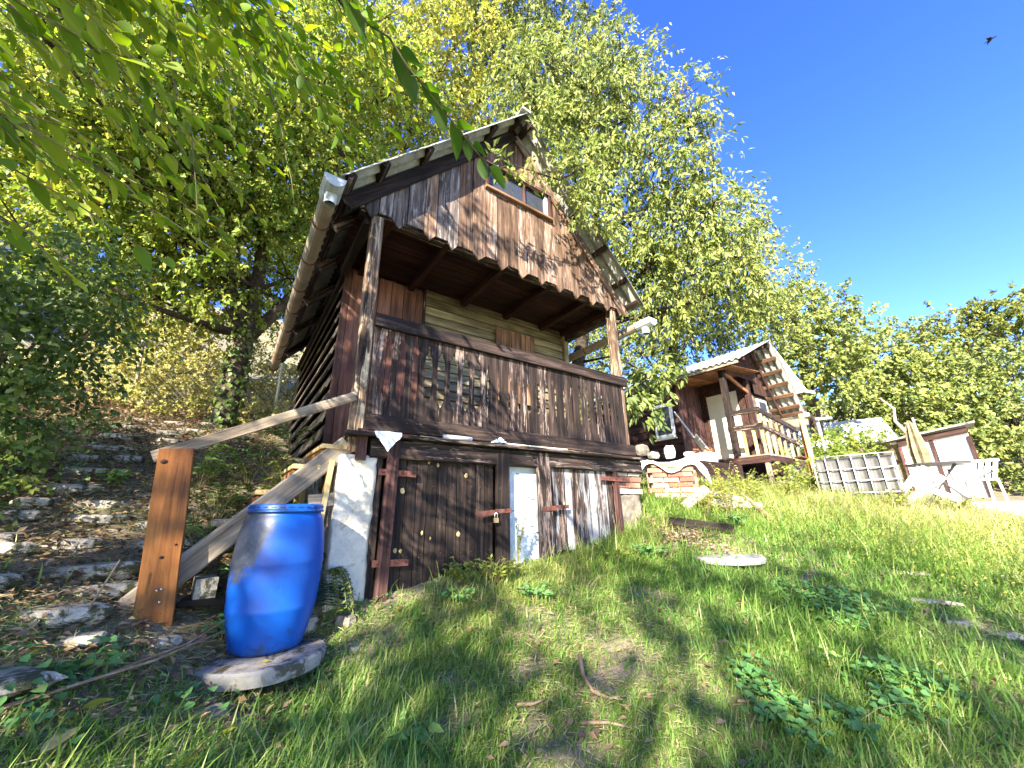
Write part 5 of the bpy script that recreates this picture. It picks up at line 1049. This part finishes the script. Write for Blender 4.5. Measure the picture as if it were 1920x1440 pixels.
def twig(p0,p1,sag,nl,L,seed,rad=.004,val=.45,single=None):
    r=np.random.default_rng(seed); p0=np.array(p0,float); p1=np.array(p1,float); t=np.linspace(0,1,9); C_=p0+(p1-p0)*t[:,None]; C_[:,2]+=sag*np.sin(t*np.pi)*1.0
    C_+=r.normal(0,.008,C_.shape); d=unit((p1-p0)[None])[0]
    ts=np.linspace(.04,1,nl); P=np.stack([np.interp(ts,t,C_[:,k]) for k in range(3)],1)
    side=unit(np.cross(d,np.array([0,0,1.]))[None])[0]; s=np.where(np.arange(nl)%2,1,-1)[:,None]
    D=unit(d*.75+side*s*.75+r.normal(0,.22,(nl,3))+np.array([0,0,-.35])); D[-1]=d; N=unit(np.array([0,0,1.])+r.normal(0,.35,(nl,3)))
    ll=L*r.uniform(.7,1.15,nl)*(.75+.25*np.sin(ts*np.pi)); v=np.clip(val+r.normal(0,.14,nl),0,1)
    return C_,(P,D,N,ll,ll*.52,v)
tw=[]
# main side branches, each with many leafy twigs falling to the right and down
mains=[((-3.0,1.3,4.4),(-.75,1.9,3.35)),((-3.0,1.3,4.8),(-.55,1.8,3.95)),((-2.8,1.3,5.2),(-.3,1.7,4.5)),((-3.0,1.5,3.9),(-.9,2.1,2.95)),((-2.8,1.4,5.6),(.3,2.4,5.2)),((-3.0,1.8,4.6),(-1.0,2.9,3.9)),((-2.8,1.8,5.2),(-.6,3.0,4.9)),((-3,1.0,4.9),(-.4,1.25,3.9))]
for k,(a,b) in enumerate(mains):
    a,b=Vector(a),Vector(b); m=a.lerp(b,.5)+Vector((0,0,.25)); pts=[a,a.lerp(m,.5)+Vector((0,0,.1)),m,m.lerp(b,.5)+Vector((0,0,.06)),b]; tube('branch',pts,[.04,.032,.024,.016,.008],MT['bark'],EL,seg=7)
    for j in range(24):
        t=.38+.62*j/23; q=a.lerp(m,t*2) if t<.5 else m.lerp(b,t*2-1); q=q+Vector((0,0,.1*math.sin(t*3.14)))
        e=q+Vector((random.uniform(.25,.85),random.uniform(-.25,.45),random.uniform(-.55,-.10)))
        C_,lf=twig(q,e,.05,13,random.choice((.075,.085,.095)),1000+k*31+j,val=.58+random.uniform(-.15,.2)); gs.append(leaf11(*lf)); tw.append(tubeVF([tuple(p) for p in C_],[.005*(1-.7*i/8) for i in range(9)],4))
# nearest twigs, an arm's length from the viewer
rn=random.Random(5)
for a,b in (((-3.0,1.2,4.0),(-.75,1.15,2.85)),((-3.1,1.0,4.2),(-.65,1.35,3.25)),((-3.1,1.1,3.6),(-.85,1.3,2.45)),((-2.9,1.4,4.4),(-.25,1.45,3.55))):
    a,b=Vector(a),Vector(b); m=a.lerp(b,.5)+Vector((0,0,.2)); pts=[a,a.lerp(m,.5)+Vector((0,0,.08)),m,m.lerp(b,.5)+Vector((0,0,.06)),b]; tube('branch',pts,[.035,.028,.02,.012,.006],MT['bark'],EL,seg=7)
    for j in range(26):
        t=.62+.38*j/25; q=a.lerp(m,t*2) if t<.5 else m.lerp(b,t*2-1); q=q+Vector((0,rn.uniform(-.12,.22),rn.uniform(-.1,.1)))
        e=q+Vector((rn.uniform(.30,.75),rn.uniform(-.05,.30),rn.uniform(-.36,-.02)))
        C_,lf=twig(q,e,.03,13,rn.choice((.07,.08,.09)),5000+int(a.z*100)+j,val=.55+rn.uniform(-.2,.2)); gs.append(leaf11(*lf)); tw.append(tubeVF([tuple(p) for p in C_],[.004*(1-.7*i/8) for i in range(9)],4))
V,F,v=merge(gs); npmesh('foliage',V,F,v,MT['lf_elm'],EL)
V,F=joinVF(tw); tag(mobj('twigs',V,F,MT['stem'],EL),kind='stuff')
# one long hanging twig whose leaves can be told apart
def single_twig(p0,p1,sag,nl,L,seed,val):
    C_,(P,D,N,ll,w,v)=twig(p0,p1,sag,nl,L,seed,val=val); b=tube('twig',[tuple(p) for p in C_],[.005*(1-.6*i/8) for i in range(9)],MT['stem'],EL,seg=6)
    for i in range(nl):
        V,F,vv=leaf11(P[i:i+1],D[i:i+1],N[i:i+1],ll[i:i+1],w[i:i+1],v[i:i+1]); npmesh('leaf',V,F,vv,MT['lf_elm'],EL)
tube('branch',[(-2.6,1.4,5.4),(-1.4,1.5,5.3),(-.6,1.3,4.4),(.0,1.06,3.3)],[.035,.025,.015,.007],MT['bark'],EL,seg=7)
single_twig((.0,1.06,3.3),(.535,.86,2.60),.04,22,.12,77,.1)
single_twig((-.3,1.9,3.95),(.03,2.0,3.05),.05,12,.08,78,.3)
single_twig((-.55,1.85,3.5),(-.28,1.95,2.66),.05,12,.08,79,.4)
# upper part of the elm and trees behind the viewer (they throw the dappled shade)
gs=blobleaves([(-3.2,1.6,6.4,1.3),(-2.6,2.6,6.0,1.1),(-3.6,.4,5.4,1.1),(-2.4,.8,6.4,1.0),(-4.2,2.2,5.0,1.1),(-3.4,3.2,4.6,.9)],900,.10,.06,seed=42); npmesh('crown',*gs,MT['lf_elm'],EL)
SHADE=[((-8.4,-3.6),[(-8.4,-3.8,6.6,.9),(-9.0,-3.0,6.6,1.5,.7),(-8.5,-3.7,7.6,1.4,.3),(-9.2,-2.4,8.6,1.5),(-8.2,-4.0,5.6,1.4),(-9.8,-1.7,7.6,1.5),(-8.9,-2.9,5.4,1.3),(-7.9,-4.6,8.3,1.0,.3),(-10.2,-.8,8.6,1.6),(-10.4,-.4,6.8,1.5)]),
       ((-7.2,-5.6),[(-7.4,-5.1,5.4,1.6),(-6.8,-6.0,6.6,1.5,.85),(-7.5,-5.0,7.3,1.3,.35),(-6.6,-6.3,4.8,1.5),(-7.0,-5.6,8.4,.9,.4),(-7.2,-5.4,3.9,1.4)]),
       ((-5.8,-7.6),[(-6.0,-7.0,5.4,1.5),(-5.4,-7.9,6.4,1.4),(-6.2,-6.9,7.2,1.2,.6),(-4.9,-8.5,5.2,1.4),(-5.6,-7.5,4.0,1.4),(-4.3,-9.2,6.2,1.2,.7),(-5.8,-7.3,8.2,.9,.4),(-4.2,-9.3,4.6,1.3)])]
for k,((x,y),bl) in enumerate(SHADE):
    z=float(H(x,y)); tree('shade_tree',(x,y,z),['loose leafy tree at the left behind the viewer','loose leafy tree in the middle behind the viewer','loose leafy tree at the right behind the viewer'][k],'tree','trees behind the viewer',[(x,y,z),(x+.1,y,z+2.2),(x+.05,y+.1,bl[1][2]+.3)],[.08,.06,.03],bl,'lf_mid',340,.16,.10,seed=60+k,clump=5,tw=.5)
# ---- small plants
def pinnate(base,n,reach,height,seed,mat,label,name='seedling',L=.035,val=.45,spread=(0,6.28),fall=0):
    T=thing(name,base,label,'plant'); g=np.random.default_rng(seed); gs=[]; st=[]
    b=np.array(base,float)
    for i in range(n):
        a=g.uniform(*spread); rr=reach*g.uniform(.6,1.1); h=height*g.uniform(.5,1.1); t=np.linspace(0,1,7)
        C_=b+np.stack([np.cos(a)*rr*t,np.sin(a)*rr*t,h*(1.9*t-1.2*t*t)-fall*t**2.2],1); st.append(tubeVF([tuple(p) for p in C_],.0025,4))
        k=11; ts=np.repeat(np.linspace(.3,1,k),2); P=np.stack([np.interp(ts,t,C_[:,q]) for q in range(3)],1); s=np.tile([1,-1],k)[:,None]
        side=np.array([-math.sin(a),math.cos(a),0]); D=unit(side*s+np.array([math.cos(a),math.sin(a),-.2])*.35+g.normal(0,.12,(2*k,3))); N=unit(np.array([0,0,1.])+g.normal(0,.3,(2*k,3)))
        ll=np.full(2*k,L)*g.uniform(.8,1.15,2*k); gs.append(leafgeo6(P,D,N,ll,ll*.55,np.clip(val+g.normal(0,.1,2*k),0,1)))
    V,F,v=merge(gs); npmesh('foliage',V,F,v,MT[mat],T); V,F=joinVF(st); mobj('stems',V,F,MT['stem'],T)
def at(x,y,h=0): return (x,y,float(H(x,y))+h)
pinnate(at(.60,2.90,.28),11,.17,.12,1,'lf_dark','young locust seedling with feathery leaves at the foot of the white pillar',L=.036,val=.55,spread=(-1.7,.3),fall=.26)
pinnate(at(.58,3.0,.10),8,.2,.3,2,'lf_dark','small dark seedling squeezed between barrel and pillar',L=.03)
pinnate(at(-.05,3.75),16,.30,.42,3,'lf_yg','feathery plant with mixed green and yellow leaves behind the grey stringer',L=.042,val=.25)
pinnate(at(-.12,3.45),12,.22,.30,31,'lf_ground','bright green feathery plant between newel board and grey stringer',L=.04,val=.75)
pinnate(at(-.22,4.3),14,.3,.45,32,'lf_ground','large bright green weed on the bank behind the stair',L=.05,val=.8)
pinnate(at(.12,4.15),12,.3,.5,4,'lf_yg','taller feathery plant farther back under the stair',L=.045,val=.2)
pinnate(at(.08,3.20),9,.22,.2,5,'lf_ground','low feathery plant just left of the barrel',L=.036,val=.4)
pinnate(at(.36,3.5,.2),12,.22,.5,6,'lf_yg','leafy plant growing through the stair behind the barrel lid',L=.045,val=.4)
pinnate(at(.42,4.3,.2),10,.3,.35,7,'lf_mid','green seedling by the corner of the dark side wall',L=.04,val=.3)
def leafy(base,nst,hgt,spread,L,seed,mat,label,val=.5,name='plant',nl=9,W=.6):
    T=thing(name,base,label,'plant'); g=np.random.default_rng(seed); gs=[];st=[]; b=np.array(base,float)
    for i in range(nst):
        a=g.uniform(0,6.28); e=b+np.array([math.cos(a)*spread*g.uniform(.3,1),math.sin(a)*spread*g.uniform(.3,1),hgt*g.uniform(.5,1)]); t=np.linspace(0,1,5); C_=b+(e-b)*t[:,None]; C_[:,2]+=.15*hgt*np.sin(t*3.14); st.append(tubeVF([tuple(p) for p in C_],.0025,4))
        ts=np.linspace(.3,1,nl); P=np.stack([np.interp(ts,t,C_[:,q]) for q in range(3)],1); D=unit(g.normal(size=(nl,3))*[1,1,.35]); N=unit(np.array([0,0,1.])+g.normal(0,.4,(nl,3))+np.array([SH.x,SH.y,0])*.4)
        ll=L*g.uniform(.6,1.2,nl); gs.append(leafgeo6(P,D,N,ll,ll*W,np.clip(val+g.normal(0,.13,nl),0,1)))
    V,F,v=merge(gs); npmesh('foliage',V,F,v,MT[mat],T); V,F=joinVF(st); mobj('stems',V,F,MT['stem'],T)
leafy(at(1.52,2.86),14,.22,.14,.045,11,'lf_yg','yellow green weed in front of the left cellar door',.55)
leafy(at(1.42,2.72),16,.12,.16,.04,12,'lf_ground','low bluish green weed before the foot of the left cellar door',.5)
leafy(at(1.80,2.80),26,.22,.26,.04,13,'lf_yg','yellowish weed cluster below the pale blue plaster',.6)
leafy(at(2.08,2.9),7,.50,.12,.028,14,'lf_mid','thin spindly weed standing before the pale blue plaster',.5,nl=12)
leafy(at(2.0,2.55),18,.10,.2,.045,15,'lf_ground','low broad leaved green weed in the lawn below the right door',.4)
leafy(at(3.05,2.75),20,.12,.25,.04,16,'lf_yg','pale weed at the foot of the right cellar door',.5)
leafy(at(3.35,2.55),22,.14,.3,.045,17,'lf_ground','dark green weed cluster left of the pale round slab',.3)
leafy(at(.80,1.98),12,.07,.13,.09,18,'lf_ground','broad leaved plantain rosette at the lower middle of the picture',.5,W=.38,nl=3)
leafy(at(-.36,2.38),10,.08,.12,.05,19,'lf_ground','small leafy weed on the bank below the newel board',.5)
leafy(at(-.75,4.4),9,.16,.12,.06,20,'lf_ground','pale leafed weed on the left edge of the stone path',.9)
leafy(at(4.95,2.52),16,.72,.22,.045,24,'lf_yg','tall sapling with pale yellow leaves in front of the hut porch',.75,nl=12,name='sapling')
leafy(at(4.6,2.62),14,.45,.25,.04,25,'lf_yg','shorter yellow leafed sapling next to the log heap',.7,nl=10,name='sapling')
leafy(at(6.2,2.85),20,.45,.35,.05,26,'lf_yg','leafy yellow green weed patch below the porch of the hut',.6)
leafy(at(4.75,2.42),14,.14,.26,.05,27,'lf_ground','dark green weed below the log heap',.35)
leafy(at(.10,2.84),8,.14,.1,.04,28,'lf_ground','green weed between the newel board and the barrel slab',.45)
for k,(x,y,h,l) in enumerate(((7.4,2.75,.5,'tall yellow green weed clump at the left corner of the caged tank'),(8.0,1.75,.38,'yellowish weed clump before the middle of the caged tank'),(8.6,1.2,.34,'flowering weed clump at the left end of the bright terrace'),(6.9,3.2,.5,'leafy weed clump under the hut deck'),(5.6,3.0,.35,'pale weed clump behind the log heap'))): leafy(at(x,y),26,h,.4,.05,60+k,'lf_yg',l,.6,nl=10)
# round leaved ground cover at the lower right
def cover(cs,n,seed,label):
    g=np.random.default_rng(seed); P=[]
    for (x,y,a,b,ang) in cs:
        k=int(n*a*b*60); q=g.normal(size=(k,2))*.5; q=q[np.hypot(q[:,0],q[:,1])<1.1]; P.append(np.stack([x+q[:,0]*a*math.cos(ang)-q[:,1]*b*math.sin(ang),y+q[:,0]*a*math.sin(ang)+q[:,1]*b*math.cos(ang)],1))
    P=np.concatenate(P); n=len(P); z=H(P[:,0],P[:,1])+g.uniform(.045,.11,n); P=np.c_[P,z]
    D=unit(g.normal(size=(n,3))*[1,1,.2]+np.array([.3,-.8,-.2])); N=unit(np.array([-.1,-.1,1.])+g.normal(0,.22,(n,3))); L=g.uniform(.026,.044,n)
    V,F,v=leafgeo6(P,D,N,L,L*1.05,np.clip(g.normal(.4,.16,n),0,1)); o=npmesh('groundcover',V,F,v,MT['lf_ground'],None); tag(o,label,'groundcover',kind='stuff')
cover([(3.0,.86,.30,.16,-.8),(2.75,.78,.18,.12,-.8),(3.75,1.28,.40,.22,-.9),(3.5,1.2,.2,.2,0),(2.33,1.2,.12,.28,-.9),(2.25,1.02,.1,.2,-.8),(2.45,.9,.12,.12,0)],85,51,'creeping round leaved groundcover in bluish green mats at the lower right')
cover([(-.40,2.12,.2,.12,0),(-.3,2.5,.12,.1,0),(.02,2.35,.15,.1,0),(-.55,2.35,.1,.1,0)],22,52,'clover like leaves scattered on the bank at the lower left')
cover([(-1.2,4.6,.3,.7,0),(-1.3,3.6,.3,.4,0),(-.2,6.6,.4,.5,0),(.15,5.2,.25,.5,0),(-1.4,6,.4,.8,0)],10,53,'dark ivy and weeds creeping beside the stone path')
# ---- grass
def noise2(x,y,s,seed=0):
    r=np.random.default_rng(seed); o=0
    for k in range(5):
        a=r.uniform(0,6.28); f=s*r.uniform(.6,1.7); o=o+np.sin((x*math.cos(a)+y*math.sin(a))*f+r.uniform(0,6.28))
    return o/5
BARE=[(1.75,1.72,.20,.13),(1.50,2.02,.18,.12),(.95,1.92,.22,.09),(1.3,1.74,.14,.09),(-.62,2.25,.35,.22),(-.25,2.28,.16,.10),(4.15,1.55,.32,.09),(3.9,2.55,.45,.28),(.15,2.32,.18,.10),(3.93,2.12,.34,.34),(.30,2.74,.36,.36),(1.1,2.9,.45,.10),(4.35,.62,.22,.16),(.05,3.0,.5,.4),(1.1,2.2,.10,.08)]
def gmask(x,y):
    m=np.ones_like(x)
    for bx,by,a,b in BARE: m*=1-np.exp(-(((x-bx)/a/.8)**2+((y-by)/b/.8)**2)**1.5*1.2)*.93
    m*=np.where((y>2.96)&(x>.5)&(x<3.98)&(y<7.6),0,1)
    left=1/(1+np.exp((x-(-.05))*9)); up=1/(1+np.exp(-(y-2.75)*6)); m*=1-left*up*.95
    m*=1-.8*(1/(1+np.exp((x-.5)*12)))*(1/(1+np.exp(-(y-2.85)*10)))
    m*=np.where(y>4.5,.15,1)*np.where((x>9.2)&(y<2.2),0,1)
    pat=noise2(x,y,5,3)+.6*noise2(x,y,13,4); m*=np.clip(1.3+pat*.7,.4,1)
    m*=np.where(x<.35,.55,1)
    return m
def grass(n,rmin,rmax,hscale,wscale,seed,seg3):
    g=np.random.default_rng(seed); r=rmin+(rmax-rmin)*g.random(n); th=g.uniform(math.radians(-26),math.radians(100),n); x=r*np.sin(th); y=r*np.cos(th)
    # tufts
    tx=g.normal(0,.012,n)*np.sqrt(r); x=x+tx; y=y+g.normal(0,.012,n)*np.sqrt(r)
    k=g.random(n)<gmask(x,y); x,y,r=x[k],y[k],r[k]; n=len(x); z=H(x,y)-.005
    long=np.clip((noise2(x,y,2.4,8)+.3),0,1); tall=1+1.3*long+.5*np.exp(-((y-2.8)/.25)**2)*(x>1)*(x<4)+2.5*np.clip((x-4.0)/3,0,1)*np.where(y<.9,.6,1)
    hgt=hscale*tall*g.uniform(.45,1.25,n); wd=wscale*g.uniform(.6,1.3,n)*(1+r*.10)
    a=g.uniform(0,6.28,n); flow=noise2(x,y,2.3,9)*2.2-.9
    dirx=np.cos(a)*1.0+np.cos(flow)*.6; diry=np.sin(a)*1.0+np.sin(flow)*.6; dn=np.hypot(dirx,diry)+1e-6; dirx/=dn; diry/=dn
    lean=g.uniform(.25,1.15,n); sx,sy=-diry,dirx
    b=np.stack([x,y,z],1); s=np.stack([sx,sy,np.zeros(n)],1)*wd[:,None]*.5
    def pt(t,k): return b+np.stack([dirx*hgt*lean*t**1.7,diry*hgt*lean*t**1.7,hgt*(t-.42*lean*t*t)],1)
    p1,p2,p3=pt(.38,0),pt(.75,0),pt(1.0,0)
    V=np.stack([b-s,b+s,p1-s*.95,p1+s*.95,p2-s*.6,p2+s*.6,p3],1).reshape(-1,3); B=(np.arange(n)*7)[:,None]
    Q=np.concatenate([B+np.array([[0,1,3,2]]),B+np.array([[2,3,5,4]])]); T=B+np.array([[4,5,6]])
    dry=np.clip(noise2(x,y,1.3,11)*.18+.29*np.clip((x-3.6)/3,0,1)+.25*np.exp(-((y-2.75)/.3)**2)*(x>1.2)*(x<4),-.2,.5)
    val=np.clip(.30+dry+g.normal(0,.13,n)+(g.random(n)<.07)*.45,0,1)
    return V,[Q,T],np.repeat(val,7)
parts=[grass(230000,1.0,4.6,.050,.0036,1,1),grass(150000,3.6,9.6,.075,.0060,2,1),grass(12000,1.2,3.6,.085,.0062,5,1),grass(12000,3.0,6.5,.14,.006,6,1)]
V,F,v=merge(parts); o=npmesh('grass',V,F,v,MT['grass'],None); tag(o,'uneven green lawn grass turning yellow towards the sunny upper slope','grass',kind='stuff')
# thatch of dead blades and small clover in the sward
g=np.random.default_rng(91); n=45000; r=1.0+5*g.random(n); th=g.uniform(math.radians(-20),math.radians(98),n); x=r*np.sin(th); y=r*np.cos(th); k=~((y>2.93)&(x>.5)); x,y=x[k],y[k]; n=len(x)
P=np.stack([x,y,H(x,y)+g.uniform(.003,.035,n)],1); D=unit(g.normal(size=(n,3))*[1,1,.22]); N=unit(g.normal(size=(n,3))*.4+np.array([0,0,1.])); L=g.uniform(.03,.085,n)
V,F,v=leafgeo(P,D,N,L,np.full(n,.0035),np.clip(g.normal(.92,.08,n),0,1)); o=npmesh('thatch',V,F,v,MT['grass'],None); tag(o,'dry dead grass blades matted between the green ones','thatch',kind='stuff')
n=16000; r=1.0+4.5*g.random(n); th=g.uniform(math.radians(-20),math.radians(98),n); x=r*np.sin(th); y=r*np.cos(th); k=(~((y>2.93)&(x>.5)))&(noise2(x,y,3.3,21)>.12); x,y=x[k],y[k]; n=len(x)
P=np.stack([x,y,H(x,y)+g.uniform(.02,.05,n)],1); D=unit(g.normal(size=(n,3))*[1,1,.2]); N=unit(g.normal(size=(n,3))*.3+np.array([-.1,-.1,1.])); L=g.uniform(.010,.024,n)
V,F,v=leafgeo6(P,D,N,L,L*.95,np.clip(g.normal(.6,.15,n),0,1)); o=npmesh('clover',V,F,v,MT['lf_ground'],None); tag(o,'patches of small clover leaves in the lawn','clover',kind='stuff')
# farther meadow grass and weeds near the terrace
g=np.random.default_rng(77); n=22000; x=g.uniform(4.6,9.0,n); y=g.uniform(-1.5,3.6,n); z=H(x,y)+g.uniform(.03,.30,n)*np.where((y<1.6)&(x>7),.45,1); P=np.stack([x,y,z],1); D=unit(g.normal(size=(n,3))+np.array([0,0,.6])); N=unit(g.normal(size=(n,3))+np.array([0,0,1.])); L=g.uniform(.015,.035,n)
V,F,v=leafgeo(P,D,N,L,L*.45,np.clip(g.normal(.62,.16,n),0,1)); o=npmesh('meadow_weeds',V,F,v,MT['lf_yg'],None); tag(o,'tall flowering weeds mixed in the grass along the terrace edge','weeds',kind='stuff')
# ---- fallen leaves
g=np.random.default_rng(88); n=42000; x=g.uniform(-2.6,.62,n); y=1.8+8.6*g.random(n)**1.15; k=g.random(n)<np.clip((y-1.9)/1.0,.1,1); x,y=x[k],y[k]
x2=g.uniform(0,5,1500); y2=g.uniform(.3,2.95,1500); x=np.concatenate([x,x2,g.normal(3.95,.3,1200)]); y=np.concatenate([y,y2,g.normal(2.6,.2,1200)]); ok=~((x>.5)&(x<4)&(y>2.95)); x,y=x[ok],y[ok]; n=len(x)
P=np.stack([x,y,H(x,y)+g.uniform(.004,.05,n)],1); D=unit(g.normal(size=(n,3))*[1,1,.25]); N=unit(g.normal(size=(n,3))*.35+np.array([0,-.2,1.])); L=g.uniform(.025,.06,n); V,F,v=leafgeo(P,D,N,L,L*.5,np.clip(g.normal(.45,.22,n),0,1))
o=npmesh('leaf_litter',V,F,v,MT['litter'],None); tag(o,'brown fallen leaves covering the left bank and path','leaf litter',kind='stuff')
# a few bright yellow leaves one can pick out
for k,(x,y,dz,s,l) in enumerate(((-.30,2.20,.03,.09,'yellow leaf lying alone on the bare earth at the lower left'),(.0,2.0,.03,.08,'yellow leaf in the grass near the bottom left edge'),(-.33,1.98,.04,.12,'long curled straw coloured leaf at the bottom left corner'),(.27,2.52,0,.03,'small bright yellow leaf on the concrete slab at the foot of the barrel'),(-.12,2.62,.03,.05,'small yellow leaf on the earth below the newel board'),(.12,2.2,.03,.07,'yellow leaf below the slab of the barrel'),(3.35,.72,.06,.09,'curled straw coloured leaf in the grass at the right'),(.98,2.02,.07,.04,'small round yellow leaf held up by grass at the lower middle'))):
    z=float(H(x,y))+dz if k!=3 else DZ+.008
    P=np.array([[x,y,z]]); D=unit(np.array([[.9,.35,.12]]) if k!=2 else np.array([[.5,.8,.25]])); V,F,v=leaf11(P,D,unit(np.array([[-.1,-.2,1.]])),np.array([s]),np.array([s*(.5 if k!=3 else .8)]),np.array([1.]))
    o=npmesh('fallen_leaf',V,F,v,MT['lf_elm'] if k not in(2,6) else MT['litter'],None); tag(o,l,'leaf')
